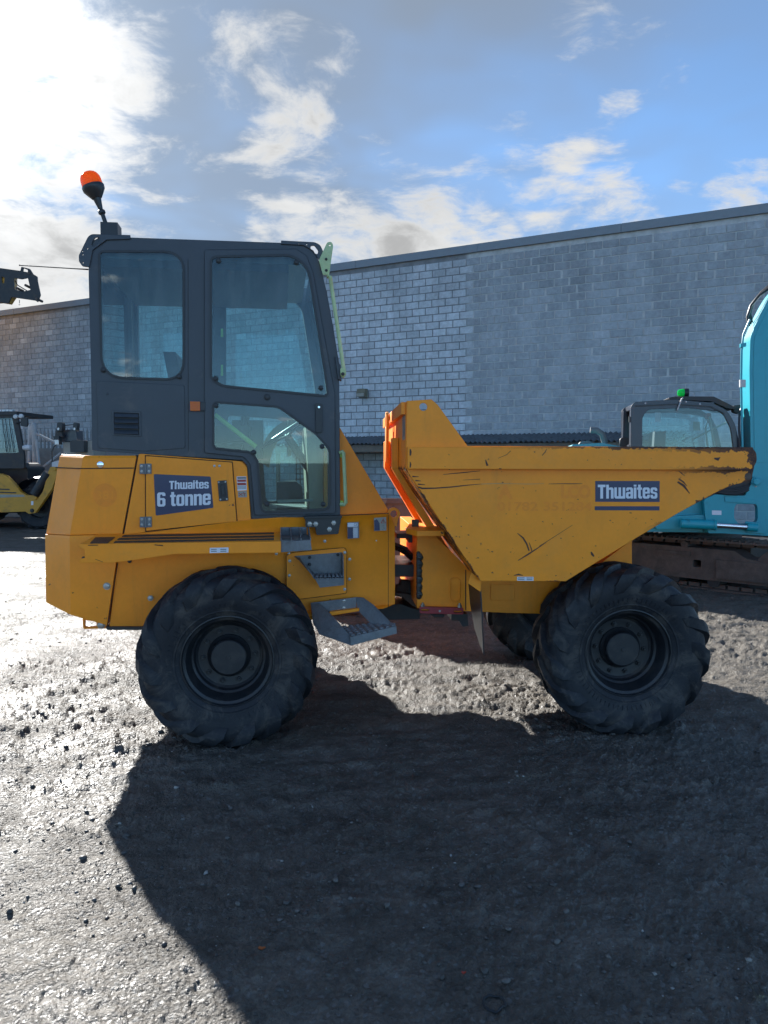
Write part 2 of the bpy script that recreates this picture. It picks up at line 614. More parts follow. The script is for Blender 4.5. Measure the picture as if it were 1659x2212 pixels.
def block_lettering(name, text, frame, box, d, mat, parent, slope=0.0):
    x0, y0, x1, y1 = box
    total = sum((GLYPH[c][0] if c != ' ' else 0.22) + 0.055 for c in text) - 0.055
    vs, fs = [], []
    x = 0.0
    for c in text:
        if c == ' ':
            x += 0.275
            continue
        w, shapes = GLYPH[c]
        for (outer, holes) in shapes:
            loops = [[Vector((p[0] + x, p[1], 0)) for p in lp] for lp in [outer] + holes]
            tri = tessellate_polygon(loops)
            o = len(vs)
            for lp in loops:
                for p in lp:
                    px = x0 + p.x / total * (x1 - x0)
                    vs.append(frame.L(px, y1 - p.y * (y1 - y0) + slope * (px - x0), d))
            fs += [tuple(i + o for i in t_) for t_ in tri]
        x += w + 0.055
    return MB().add(vs, fs).build(name, mat, parent, frame, smooth=0)


FONT_CACHE = {}


def font_mesh(text, bold):
    key = (text, bold)
    if key not in FONT_CACHE:
        cu = bpy.data.curves.new('lettering', 'FONT')
        cu.body = text
        cu.offset = bold
        cu.resolution_u = 3
        ob = bpy.data.objects.new('lettering', cu)
        col.objects.link(ob)
        bpy.context.view_layer.update()
        dg = bpy.context.evaluated_depsgraph_get()
        me = ob.evaluated_get(dg).to_mesh()
        vs = [tuple(v.co) for v in me.vertices]
        fs = [tuple(p.vertices) for p in me.polygons]
        ob.evaluated_get(dg).to_mesh_clear()
        bpy.data.objects.remove(ob)
        bpy.data.curves.remove(cu)
        x0, x1 = min(v[0] for v in vs), max(v[0] for v in vs)
        y0, y1 = min(v[1] for v in vs), max(v[1] for v in vs)
        FONT_CACHE[key] = ([((v[0] - x0) / (x1 - x0), (v[1] - y0) / (y1 - y0)) for v in vs], fs)
    return FONT_CACHE[key]


def lettering(name, text, frame, box, d, mat, parent, bold=0.02, slope=0.0):
    """printed letters filling a box of the photograph on the plane y = d of a frame"""
    uv, fs = font_mesh(text, bold)
    x0, y0, x1, y1 = box
    vs = []
    for (u, v) in uv:
        px = x0 + u * (x1 - x0)
        vs.append(frame.L(px, y1 - v * (y1 - y0) + slope * (px - x0), d))
    mb = MB().add(vs, fs)
    return mb.build(name, mat, parent, frame, smooth=0)


HEX = {}


def bolt(frame, px, py, d, r, parent, mat='bolt_steel', h=None, name='bolt', n=6):
    key = (round(r, 4), mat, n, name)
    if key not in HEX:
        hh = h or r * 0.9
        mb = MB()
        mb.lathe([(r * 1.35, 0.0), (r * 1.35, -hh * 0.3), (r, -hh * 0.3), (r, -hh * 0.92), (r * 0.85, -hh), (0.0001, -hh)], n=12 if n > 6 else 6)
        HEX[key] = mb.mesh(name, mat, 30)
    p = frame.L(px, py, d)
    return link(name, HEX[key], parent, frame.M @ Matrix.Translation(p))

# ------------------------------------------------------------------ ground
def vnoise(x, y, seed):
    """smooth value noise on arrays"""
    xi, yi = np.floor(x).astype(np.int64), np.floor(y).astype(np.int64)
    fx, fy = x - xi, y - yi
    fx, fy = fx * fx * fx * (fx * (fx * 6 - 15) + 10), fy * fy * fy * (fy * (fy * 6 - 15) + 10)

    def h(a, b):
        n = (a * 374761393 + b * 668265263 + seed * 974711) & 0xffffffff
        n = ((n ^ (n >> 13)) * 1274126177) & 0xffffffff
        n = (n ^ (n >> 16)) & 0xffffff
        return n / float(0xffffff)
    a, b, c, d = h(xi, yi), h(xi + 1, yi), h(xi, yi + 1), h(xi + 1, yi + 1)
    return (a * (1 - fx) + b * fx) * (1 - fy) + (c * (1 - fx) + d * fx) * fy - 0.5


def terrain(x, y):
    x, y = np.asarray(x, float), np.asarray(y, float)
    r = np.sqrt(x * x + y * y)
    rx = x * 0.985 + y * 0.17
    ry = y * 0.985 - x * 0.17
    z = 0.030 * vnoise(x * 0.55, y * 0.55, 1) + 0.022 * vnoise(rx * 1.1, ry * 2.3, 2)
    far = np.clip((y - 2.4) / 2.4, 0.15, 1)
    rut = np.clip((vnoise(x * 0.35 + 9, y * 0.35, 3) + 0.30) * 2.4, 0, 1) * far
    z += rut * (0.026 * vnoise(rx * 2.2, ry * 8.5, 4) + 0.016 * vnoise(rx * 5.0, ry * 17.0, 5))

    def clods(sx, sy, seed, thr, amp, mask):
        # crumbs standing on flatter ground, longer across than along
        n = vnoise(rx * sx, ry * sy, seed) + 0.35 * vnoise(rx * sx * 2.3, ry * sy * 2.3, seed + 50)
        k = np.clip((n - thr) / 0.22, 0, 1)
        return amp * k * (2 - k) * mask
    dens = np.clip((vnoise(x * 0.8, y * 1.3, 31) + 0.5 * vnoise(x * 2.7, y * 4.0, 32) + 0.22) * 2.2, 0, 1)
    z += clods(7, 15, 6, 0.16, 0.012, dens * far)
    z += clods(15, 30, 7, 0.13, 0.010, dens * np.clip(far + 0.1, 0, 1))
    z += clods(32, 50, 8, 0.10, 0.008, np.clip(dens + 0.25, 0, 1))
    for (c0, sl, w, ph) in ((4.76, 0.09, 0.21, 0.0), (6.75, 0.09, 0.22, 0.4), (5.65, 0.20, 0.20, 0.8), (8.6, -0.04, 0.25, 0.2), (3.55, -0.22, 0.2, 0.6)):
        # tyre prints: shallow bands with the bars of the tread pressed in
        v = y - (c0 + sl * x)
        m = np.clip(1 - (np.abs(v) / w) ** 4, 0, 1) * np.clip((vnoise(x * 0.6, y * 0.6, 40 + int(c0)) + 0.35) * 2.5, 0, 1)
        bar = np.clip(np.sin(2 * math.pi * (x / 0.19 + np.abs(v) * 3.4 + ph)) * 1.6, -1, 1)
        z += m * (-0.008 + 0.0075 * bar)
    z += 0.008 * vnoise(x * 6, y * 6, 12)
    z += 0.009 * vnoise(x * 27, y * 27, 9) * np.clip(1.6 - r / 14, 0.3, 1)
    z += 0.008 * vnoise(x * 60, y * 60, 10) * np.clip(1.6 - r / 9, 0.15, 1)
    z += 0.006 * vnoise(x * 125, y * 125, 11) * np.clip(1.4 - r / 6, 0, 1)
    return z * np.clip(1.4 - r / 120, 0.1, 1)


def make_ground():
    ang = np.concatenate([np.linspace(-180, -42, 70, endpoint=False), np.linspace(-42, -33, 45, endpoint=False),
                          np.linspace(-33, 33, 640, endpoint=False), np.linspace(33, 42, 45, endpoint=False), np.linspace(42, 180, 70, endpoint=False)])
    rad = np.concatenate([[0.4, 0.9, 1.4], 1.8 * np.exp(np.linspace(0, math.log(45 / 1.8), 620)), [60, 90, 150, 300, 700, 1800, 4000]])
    a = np.radians(ang)
    X = np.outer(rad, np.sin(a))
    Y = np.outer(rad, np.cos(a))
    Z = terrain(X, Y)
    Z[-7:, :] *= 0.0
    n, m = len(rad), len(ang)
    vs = np.stack([X, Y, Z], -1).reshape(-1, 3)
    i = np.arange(n - 1)[:, None] * m
    j = np.arange(m)[None, :]
    j2 = (j + 1) % m
    q = np.stack([i + j, i + j2, i + m + j2, i + m + j], -1).reshape(-1, 4)
    centre = len(vs)
    vs = np.vstack([vs, [[0, 0, 0]]])
    me = bpy.data.meshes.new('ground')
    tri = np.stack([np.full(m, centre), (np.arange(m) + 1) % m, np.arange(m)], -1)
    me.vertices.add(len(vs))
    me.vertices.foreach_set('co', vs.astype(np.float32).ravel())
    nl = q.size + tri.size
    me.loops.add(nl)
    me.loops.foreach_set('vertex_index', np.concatenate([q.ravel(), tri.ravel()]).astype(np.int32))
    me.polygons.add(len(q) + len(tri))
    me.polygons.foreach_set('loop_start', np.concatenate([np.arange(len(q)) * 4, q.size + np.arange(len(tri)) * 3]).astype(np.int32))
    me.update(calc_edges=True)
    me.polygons.foreach_set('use_smooth', np.ones(len(me.polygons), dtype=bool))
    return me


gm = bpy.data.materials.new('wet_grit')
gm.use_nodes = True
t = NT(gm.node_tree)
b = t.n['Principled BSDF']
geo = t.new('ShaderNodeNewGeometry').outputs['Position']
n_big = t.noise(geo, 0.7, 5, 0.6)
n_mid = t.noise(geo, 7.0, 7, 0.65)
n_grit = t.noise(geo, 85.0, 5, 0.7)
vor = t.new('ShaderNodeTexVoronoi')
vor.inputs['Scale'].default_value = 70.0
t.put(vor.inputs['Vector'], geo)
c = t.mix(t.step(n_mid, 0.3, 0.7), (0.084, 0.074, 0.062), (0.150, 0.134, 0.114))
c = t.mix(t.step(n_big, 0.40, 0.70, 0.0, 0.5), c, (0.125, 0.112, 0.096))
c = t.mix(t.step(n_grit, 0.60, 0.78, 0.0, 0.75), c, (0.20, 0.19, 0.18))
sep3 = t.new('ShaderNodeSeparateColor')
t.put(sep3.inputs[0], vor.outputs['Color'])
c = t.mix(t.step(sep3.outputs[0], 0.92, 0.96, 0.0, 0.8), c, (0.17, 0.165, 0.155))
damp = t.step(t.noise(t.vmath('MULTIPLY', geo, (0.8, 2.2, 1.0)), 2.4, 7, 0.68), 0.50, 0.66)
c = t.mix(t.math('MULTIPLY', damp, 0.55), c, (0.044, 0.039, 0.033))
wet = t.step(t.noise(geo, 1.6, 6, 0.62), 0.40, 0.66)
t.n.remove(b)
dfs = t.new('ShaderNodeBsdfDiffuse')
t.put(dfs.inputs['Color'], c)
gls = t.new('ShaderNodeBsdfGlossy')
t.put(gls.inputs['Roughness'], t.math('ADD', t.math('MULTIPLY', wet, -0.20), t.math('ADD', 0.40, t.math('MULTIPLY', n_grit, 0.16))))
frn = t.new('ShaderNodeFresnel')
frn.inputs['IOR'].default_value = 1.33
gfac = t.math('ADD', t.math('MULTIPLY', wet, 0.028), t.math('ADD', 0.010, t.math('MULTIPLY', frn.outputs[0], 0.16)))
gmx = t.new('ShaderNodeMixShader')
t.put(gmx.inputs[0], gfac)
t.l.new(dfs.outputs[0], gmx.inputs[1])
t.l.new(gls.outputs[0], gmx.inputs[2])
t.l.new(gmx.outputs[0], t.n['Material Output'].inputs[0])
bp1 = t.new('ShaderNodeBump')
bp1.inputs['Strength'].default_value = 1.0
bp1.inputs['Distance'].default_value = 0.018
t.put(bp1.inputs['Height'], t.math('ADD', t.math('MULTIPLY', n_grit, 0.8), t.math('MULTIPLY', vor.outputs['Distance'], -0.5)))
t.put(bp1.inputs['Strength'], t.math('SUBTRACT', 1.0, t.math('MULTIPLY', wet, 0.55)))
bp2 = t.new('ShaderNodeBump')
bp2.inputs['Strength'].default_value = 0.5
bp2.inputs['Distance'].default_value = 0.03
t.put(bp2.inputs['Height'], t.noise(geo, 22.0, 5, 0.65))
t.l.new(bp1.outputs[0], bp2.inputs['Normal'])
t.l.new(bp2.outputs[0], dfs.inputs['Normal'])
t.l.new(bp2.outputs[0], gls.inputs['Normal'])
t.l.new(bp2.outputs[0], frn.inputs['Normal'])
MATS['wet_grit'] = gm
gme = make_ground()
gme.materials.append(gm)
tag(link('ground', gme, None, Matrix.Identity(4)), kind='structure')


def ground_z(x, y):
    return float(terrain(np.array([x]), np.array([y]))[0])


# loose stones and crumbs of dirt
def make_gravel():
    rng = np.random.default_rng(5)
    ico = bmesh.new()
    bmesh.ops.create_icosphere(ico, subdivisions=1, radius=1.0)
    bv = np.array([v.co[:] for v in ico.verts])
    bf = np.array([[v.index for v in f.verts] for f in ico.faces])
    ico.free()
    N = 26000
    u = rng.random(N)
    r = 2.0 * (11.0 / 2.0) ** (u ** 0.85)
    a = np.radians(rng.uniform(-33, 33, N))
    x, y = r * np.sin(a), r * np.cos(a)
    keep = vnoise(x * 0.9, y * 0.9, 21) + 0.6 * vnoise(x * 3.1, y * 3.1, 22) > rng.uniform(-0.45, 0.42, N)
    x, y, r = x[keep], y[keep], r[keep]
    N = len(x)
    s = 0.0021 * np.exp(rng.exponential(0.42, N)) * (0.8 + r * 0.045)
    s = np.minimum(s, 0.013)
    z = terrain(x, y) + s * 0.25
    jit = 1 + rng.uniform(-0.35, 0.35, (N, len(bv), 1))
    sc3 = np.stack([rng.uniform(0.7, 1.5, N), rng.uniform(0.7, 1.5, N), rng.uniform(0.5, 0.9, N)], -1)
    p = bv[None] * jit * sc3[:, None, :] * s[:, None, None]
    p += np.stack([x, y, z], -1)[:, None, :]
    f = bf[None] + (np.arange(N) * len(bv))[:, None, None]
    me = bpy.data.meshes.new('loose_gravel')
    vs, fs = p.reshape(-1, 3), f.reshape(-1, 3)
    me.vertices.add(len(vs))
    me.vertices.foreach_set('co', vs.astype(np.float32).ravel())
    me.loops.add(fs.size)
    me.loops.foreach_set('vertex_index', fs.ravel().astype(np.int32))
    me.polygons.add(len(fs))
    me.polygons.foreach_set('loop_start', (np.arange(len(fs)) * 3).astype(np.int32))
    at_ = me.attributes.new('tone', 'FLOAT', 'POINT')
    tone = np.repeat(rng.random(N), len(bv))
    at_.data.foreach_set('value', tone.astype(np.float32))
    me.update(calc_edges=True)
    return me


sm = bpy.data.materials.new('wet_stone')
sm.use_nodes = True
t = NT(sm.node_tree)
b = t.n['Principled BSDF']
an = t.new('ShaderNodeAttribute')
an.attribute_name = 'tone'
cr = t.new('ShaderNodeValToRGB')
cr.color_ramp.elements[0].color = (0.045, 0.042, 0.040, 1)
cr.color_ramp.elements[1].position = 0.93
cr.color_ramp.elements[1].color = (0.13, 0.12, 0.11, 1)
e = cr.color_ramp.elements.new(0.975)
e.color = (0.30, 0.29, 0.27, 1)
t.put(cr.inputs[0], an.outputs['Fac'])
t.put(b.inputs['Base Color'], cr.outputs[0])
b.inputs['Roughness'].default_value = 0.5
b.inputs['Specular IOR Level'].default_value = 0.35
MATS['wet_stone'] = sm
grm = make_gravel()
grm.materials.append(sm)
tag(link('loose_gravel', grm, None, Matrix.Identity(4)), 'dark wet stones and crumbs scattered over the yard', 'gravel', kind='stuff')

# ------------------------------------------------------------------ block wall
WYAW = R(-27.6)
w0 = at(900, 546, 24.4)
WALL_H = w0.z
WF = Frame((w0.x, w0.y, 0), WYAW)


def proj(p):
    """world point -> units of the photograph"""
    v = Vector(p) - Vector((0, 0, CAM_H))
    c, s = math.cos(PITCH), math.sin(PITCH)
    zc, yc = v.y * c - v.z * s, v.z * c + v.y * s
    return W / 2 + FOC * v.x / zc, H / 2 - FOC * yc / zc, zc


def block_mat():
    m = bpy.data.materials.new('concrete_block')
    m.use_nodes = True
    t = NT(m.node_tree)
    b = t.n['Principled BSDF']
    g = t.new('ShaderNodeNewGeometry').outputs['Position']
    a1 = t.new('ShaderNodeAttribute')
    a1.attribute_name = 'tint'
    a2 = t.new('ShaderNodeAttribute')
    a2.attribute_type = 'OBJECT'
    a2.attribute_name = 'tint'
    v = t.math('ADD', a1.outputs['Fac'], a2.outputs['Fac'])
    n = t.noise(g, 9.0, 8, 0.7)
    n2 = t.noise(t.vmath('MULTIPLY', g, (1.2, 1.2, 0.35)), 1.1, 6, 0.65)
    k = t.math('MULTIPLY', t.step(n, 0.25, 0.75, 0.82, 1.16), t.step(n2, 0.3, 0.7, 0.86, 1.12))
    streak = t.step(t.noise(t.vmath('MULTIPLY', g, (9, 9, 0.7)), 1.0, 5, 0.6), 0.62, 0.74, 0.0, 0.07)
    v = t.math('ADD', t.math('MULTIPLY', v, k), streak)
    t.put(b.inputs['Base Color'], t.vmath('SCALE', (0.95, 1.0, 1.05), v))
    b.inputs['Roughness'].default_value = 0.92
    bp = t.new('ShaderNodeBump')
    bp.inputs['Strength'].default_value = 0.5
    bp.inputs['Distance'].default_value = 0.02
    t.put(bp.inputs['Height'], t.noise(g, 30, 4, 0.7))
    t.l.new(bp.outputs[0], b.inputs['Normal'])
    MATS['concrete_block'] = m


def mortar_mat(xb):
    m = bpy.data.materials.new('mortar')
    m.use_nodes = True
    t = NT(m.node_tree)
    b = t.n['Principled BSDF']
    co = t.new('ShaderNodeTexCoord').outputs['Object']
    s = t.new('ShaderNodeSeparateXYZ')
    t.put(s.inputs[0], co)
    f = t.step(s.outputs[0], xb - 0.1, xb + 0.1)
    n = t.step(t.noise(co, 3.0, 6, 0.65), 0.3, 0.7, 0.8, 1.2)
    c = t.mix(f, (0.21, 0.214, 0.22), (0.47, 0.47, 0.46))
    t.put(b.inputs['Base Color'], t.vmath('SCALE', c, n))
    b.inputs['Roughness'].default_value = 0.95
    MATS['mortar'] = m


XB = WF.L(1008, 700, 0).x
XL, XR = WF.L(-420, 800, 0).x, WF.L(2150, 800, 0).x
block_mat()
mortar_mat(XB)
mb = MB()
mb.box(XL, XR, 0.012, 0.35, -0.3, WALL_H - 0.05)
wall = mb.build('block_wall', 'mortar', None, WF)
tag(wall, 'long grey concrete block wall of the building behind the machines', 'wall')
rngw = random.Random(3)
PITCHX, PITCHZ = 0.45, 0.225
xs_pale = WF.L(700, 800, 0).x
rows = int((WALL_H - 0.30) / PITCHZ)
blocks = []
for k in range(rows):
    z0 = k * PITCHZ
    off = (0.225 if k % 2 else 0.0) + rngw.uniform(-0.02, 0.02)
    i0 = int((XL - XB) / PITCHX) - 1
    i1 = int((XR - XB) / PITCHX) + 1
    for i in range(i0, i1):
        x0 = XB + i * PITCHX + off
        if x0 < XL or x0 + PITCHX > XR:
            continue
        p = WF.M @ Vector((x0 + 0.22, 0, z0 + 0.11))
        px, py, dep = proj(p)
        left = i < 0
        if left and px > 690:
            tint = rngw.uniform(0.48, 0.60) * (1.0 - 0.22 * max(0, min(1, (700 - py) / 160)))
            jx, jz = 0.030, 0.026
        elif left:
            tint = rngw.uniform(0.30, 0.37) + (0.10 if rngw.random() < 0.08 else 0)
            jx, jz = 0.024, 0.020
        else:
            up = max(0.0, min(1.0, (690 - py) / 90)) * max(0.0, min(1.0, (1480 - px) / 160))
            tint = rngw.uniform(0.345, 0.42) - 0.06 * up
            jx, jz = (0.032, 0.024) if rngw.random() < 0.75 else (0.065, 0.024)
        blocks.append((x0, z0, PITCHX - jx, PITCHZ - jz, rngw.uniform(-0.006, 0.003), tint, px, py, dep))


def block_mesh(w, h, j):
    rb = random.Random(j)
    e = 0.006
    q = lambda: rb.uniform(-0.004, 0.004)
    fr = [(e + q(), 0, e + q()), (w - e + q(), 0, e + q()), (w - e + q(), 0, h - e + q()), (e + q(), 0, h - e + q())]
    mid = [(0, e, 0), (w, e, 0), (w, e, h), (0, e, h)]
    bk = [(0, 0.03, 0), (w, 0.03, 0), (w, 0.03, h), (0, 0.03, h)]
    vs = fr + mid + bk
    fs = [(0, 1, 2, 3)]
    for o in (0, 4):
        for a in range(4):
            c2 = (a + 1) % 4
            fs.append((o + a, o + 4 + a, o + 4 + c2, o + c2))
    return vs, fs


seen = sorted([bk for bk in blocks if 745 < bk[6] < 1640 and bk[7] < 930], key=lambda q: q[8])
single = set(id(q) for q in seen[:300])
BM_CACHE = {}
allv, allf, tints = [], [], []
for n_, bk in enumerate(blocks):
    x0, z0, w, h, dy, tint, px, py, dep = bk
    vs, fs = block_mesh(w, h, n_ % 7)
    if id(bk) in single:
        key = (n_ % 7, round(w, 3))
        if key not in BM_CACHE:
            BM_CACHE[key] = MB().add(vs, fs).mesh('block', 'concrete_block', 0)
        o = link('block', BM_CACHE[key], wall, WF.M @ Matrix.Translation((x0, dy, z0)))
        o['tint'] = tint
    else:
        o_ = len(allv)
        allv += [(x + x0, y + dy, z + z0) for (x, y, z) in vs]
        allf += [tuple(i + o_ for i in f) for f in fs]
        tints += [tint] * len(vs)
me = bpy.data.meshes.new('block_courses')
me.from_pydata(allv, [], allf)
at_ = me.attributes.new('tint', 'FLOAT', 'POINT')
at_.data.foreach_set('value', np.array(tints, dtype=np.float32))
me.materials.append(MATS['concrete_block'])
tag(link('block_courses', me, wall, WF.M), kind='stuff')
# metal coping along the top
material('coping_metal', (0.20, 0.225, 0.25), 0.55, var=0.06, bevel=0.01)
mb = MB()
n_c = 12
for i in range(n_c):
    a_, b_ = XL + (XR - XL) * i / n_c + 0.004, XL + (XR - XL) * (i + 1) / n_c - 0.004
    c_ = MB().box(a_, b_, -0.07 - 0.002 * (i % 2), 0.45, WALL_H - 0.235, WALL_H)
    c_.build('coping', 'coping_metal', wall, WF)

# flood light on the wall
fl = WF.L(790, 850, -0.02)
material('old_plastic', (0.16, 0.14, 0.09), 0.5, var=0.2)
FLM = WF.M @ Matrix.Translation((fl.x, -0.005, fl.z))
e_ = empty('flood_light', FLM)
tag(e_, 'small dirty flood light fixed to the pale block wall', 'light')
fr_ = Frame((0, 0, 0))
fr_.M = FLM
mb = MB()
mb.hexa([(-0.17, -0.34, -0.12), (0.13, -0.34, -0.12), (0.13, -0.30, 0.13), (-0.17, -0.30, 0.13), (-0.13, -0.06, -0.16), (0.10, -0.06, -0.16), (0.10, -0.06, 0.14), (-0.13, -0.06, 0.14)])
mb.build('housing', 'old_plastic', e_, fr_)
MB().box(-0.15, 0.11, -0.36, -0.335, -0.12, -0.02).build('lens', 'stone_paint', e_, fr_)
MB().box(-0.05, 0.04, -0.06, 0.012, -0.05, 0.05).build('wall_bracket', 'black_steel', e_, fr_)

# ------------------------------------------------------------------ lean-to roof against the wall
LZ = WF.L(1100, 938, -0.05).z
EZ = 0.0
ev = WF.L(1100, 955, -1.7)
lx0, lx1 = WF.L(655, 940, 0).x, WF.L(1480, 940, 0).x
lean = empty('lean_to_shed', WF.M @ Matrix.Translation(((lx0 + lx1) / 2, -0.9, 0)))
tag(lean, 'low open lean-to with a corrugated roof along the foot of the block wall', 'shed')
material('corrugated_sheet', (0.11, 0.12, 0.13), 0.7, var=0.3, vscale=3, dirt=(0.06, 0.055, 0.05), dirt_amt=0.5)
n_s = 14
for i in range(n_s):
    a_, b_ = lx0 + (lx1 - lx0) * i / n_s, lx0 + (lx1 - lx0) * (i + 1) / n_s + 0.04
    rows_ = []
    n_w = 40
    for (yy, zz) in ((-0.02, LZ), (-0.9, (LZ + ev.z) / 2 - 0.01), (-1.75 - 0.03 * (i % 3), ev.z + 0.012 * (i % 2))):
        rows_.append([(a_ + (b_ - a_) * k / n_w, yy, zz + 0.028 * math.sin(2 * math.pi * (a_ + (b_ - a_) * k / n_w) / 0.146) + 0.004 * (i % 2)) for k in range(n_w + 1)])
    low = [[(p[0], p[1], p[2] - 0.008) for p in r] for r in rows_]
    mb = MB()
    mb.grid(rows_)
    mb.grid(low)
    mb.add(rows_[-1] + low[-1], [(k, k + 1, n_w + 2 + k, n_w + 1 + k) for k in range(n_w)])
    mb.build('roof_sheet', 'corrugated_sheet', lean, WF)
MB().box(lx0, lx1, -1.66, -1.58, ev.z - 0.24, ev.z - 0.035).build('eaves_beam', 'timber', lean, WF)
MB().box(lx0, lx1, -0.08, -0.012, LZ - 0.20, LZ - 0.04).build('wall_plate', 'timber', lean, WF)
for i in range(6):
    x_ = lx0 + 0.1 + (lx1 - lx0 - 0.2) * i / 5
    MB().box(x_ - 0.05, x_ + 0.05, -1.67, -1.57, -0.1, ev.z - 0.24).build('post', 'timber', lean, WF)
    mb = MB()
    mb.hexa([(x_ - 0.03, -1.6, ev.z - 0.12), (x_ + 0.03, -1.6, ev.z - 0.12), (x_ + 0.03, -1.6, ev.z - 0.03), (x_ - 0.03, -1.6, ev.z - 0.03),
             (x_ - 0.03, -0.08, LZ - 0.12), (x_ + 0.03, -0.08, LZ - 0.12), (x_ + 0.03, -0.08, LZ - 0.035), (x_ - 0.03, -0.08, LZ - 0.035)])
    mb.build('rafter', 'timber', lean, WF)

# ------------------------------------------------------------------ steel fence at the left
f0 = at(40, 1000, 24.5)
FF = Frame((f0.x, f0.y, 0), R(-12))
ftop = FF.L(150, 925, 0).z
fence = empty('palisade_fence', FF.M)
tag(fence, 'grey steel palisade fence with pointed pales below the block wall at left', 'fence')
pm = MB()
pm.plate([(-0.032, 0.05), (0.032, 0.05), (0.032, ftop - 0.10), (0.012, ftop - 0.05), (0.0, ftop), (-0.012, ftop - 0.05), (-0.032, ftop - 0.10)], (), -0.012, 0.006)
pmesh = pm.mesh('pale', 'fence_steel', 0)
for i in range(-30, 42):
    link('pale', pmesh, fence, FF.M @ Matrix.Translation((i * 0.137, 0, 0)))
for z_ in (0.5, ftop - 0.42):
    MB().box(-30 * 0.137 - 0.1, 41 * 0.137 + 0.1, 0.010, 0.055, z_, z_ + 0.05).build('rail', 'fence_steel', fence, FF)
for i in range(-2, 4):
    MB().box(i * 1.9 - 0.03, i * 1.9 + 0.03, 0.058, 0.13, -0.2, ftop - 0.1).build('post', 'fence_steel', fence, FF)
# boards stacked against the fence
MB().box(-3.0, 5.2, -0.32, -0.28, 0.0, FF.L(150, 968, -0.3).z).build('sheet_panel', 'grey_steel', fence, FF)


def pole(px0, py0, px1, Y, r, mat, label, lean_x=0.0, cat='pole', name='steel_pole', zb=-0.05, grp=None):
    a_ = at(px0, py0, Y)
    b_ = at(px1, 1000, Y)
    k = (a_.z - zb) / (a_.z - b_.z)
    foot = a_ + (b_ - a_) * k
    o = MB().tube([foot, foot + (a_ - foot) * 0.5, a_ - (a_ - foot).normalized() * 0.02, a_], [r, r, r, r * 0.8], 10).build(name, mat, None, WORLD)
    tag(o, label, cat, grp)
    return o


pole(66, 917, 63.5, 23.6, 0.06, 'pole_paint', 'thick pale upright pole just right of the yellow loader cab')
pole(73.5, 914, 75.5, 23.4, 0.075, 'pole_paint', 'thickest white pole, second right of the yellow loader cab')
pole(70, 928, 70, 23.9, 0.045, 'rusty_steel', 'thin rusty pole between the two white poles')
pole(78.5, 949, 84, 23.2, 0.045, 'pole_paint', 'short pale pole leaning right of the white poles')
for (x0_, y0_, x1_, y1_, lb) in ((77, 936, 132, 962, 'grey timber sloping down from the white poles across the fence'),
                                 (92, 1010, 131, 979, 'pale timber sloping up behind the loader mudguard')):
    a_, b_ = at(x0_, y0_, 23.0), at(x1_, y1_, 23.0)
    o = MB().tube([a_, (a_ + b_) / 2, b_], 0.035, 6).build('timber_brace', 'pole_paint', None, WORLD)
    tag(o, lb, 'brace')

# ================================================================== site dumper
o_r = at(491, 1409, 4.45)
o_f = at(1343, 1393, 4.66)
RF = Frame((o_r.x, o_r.y, 0), R(7.7))      # rear half
DF = Frame((o_f.x, o_f.y, 0), R(3.5))      # front half, steered a little
MID = 1.10                                 # middle of the machine, measured from the outer face of the near tyres
dumper = empty('site_dumper', RF.M)
tag(dumper, 'orange-yellow articulated site dumper with grey glazed cab, wheels facing the camera', 'dumper')


def mir(y):
    return 2 * MID - y


def loft(mb, a, b):
    n = len(a)
    fs = [tuple(range(n)), tuple(range(2 * n - 1, n - 1, -1))]
    for i in range(n):
        j = (i + 1) % n
        fs.append((i, j, n + j, n + i))
    return mb.add(list(a) + list(b), fs)


def widen(pts, k):
    """push a polygon out from its middle by k units"""
    n = len(pts)
    area = sum(pts[i][0] * pts[(i + 1) % n][1] - pts[(i + 1) % n][0] * pts[i][1] for i in range(n))
    sgn = 1 if area > 0 else -1
    out = []
    for i in range(n):
        a, p, b = Vector(pts[i - 1]), Vector(pts[i]), Vector(pts[(i + 1) % n])
        d1, d2 = (p - a).normalized(), (b - p).normalized()
        n1, n2 = Vector((d1.y, -d1.x)) * sgn, Vector((d2.y, -d2.x)) * sgn
        m = (n1 + n2)
        m = m / max(0.35, m.dot(n1)) if m.length > 1e-6 else n1
        out.append(tuple(p + m * k))
    return out


def panel(name, pts, d0, d1, mat, parent=dumper, frame=RF, holes=(), smooth=35):
    mb = MB()
    mb.plate(frame.poly(pts, d0), [frame.poly(h, d0) for h in holes], d0, d1)
    return mb.build(name, mat, parent, frame, smooth)


def strip(name, a, b, width, d, mat, parent, frame, th=0.002):
    """thin line between two points of the photograph, lying on a plane"""
    A, B = Vector(a), Vector(b)
    n = Vector((-(B - A).y, (B - A).x)).normalized() * width / 2
    pts = [tuple(A + n), tuple(B + n), tuple(B - n), tuple(A - n)]
    return panel(name, pts, d, d + th, mat, parent, frame)


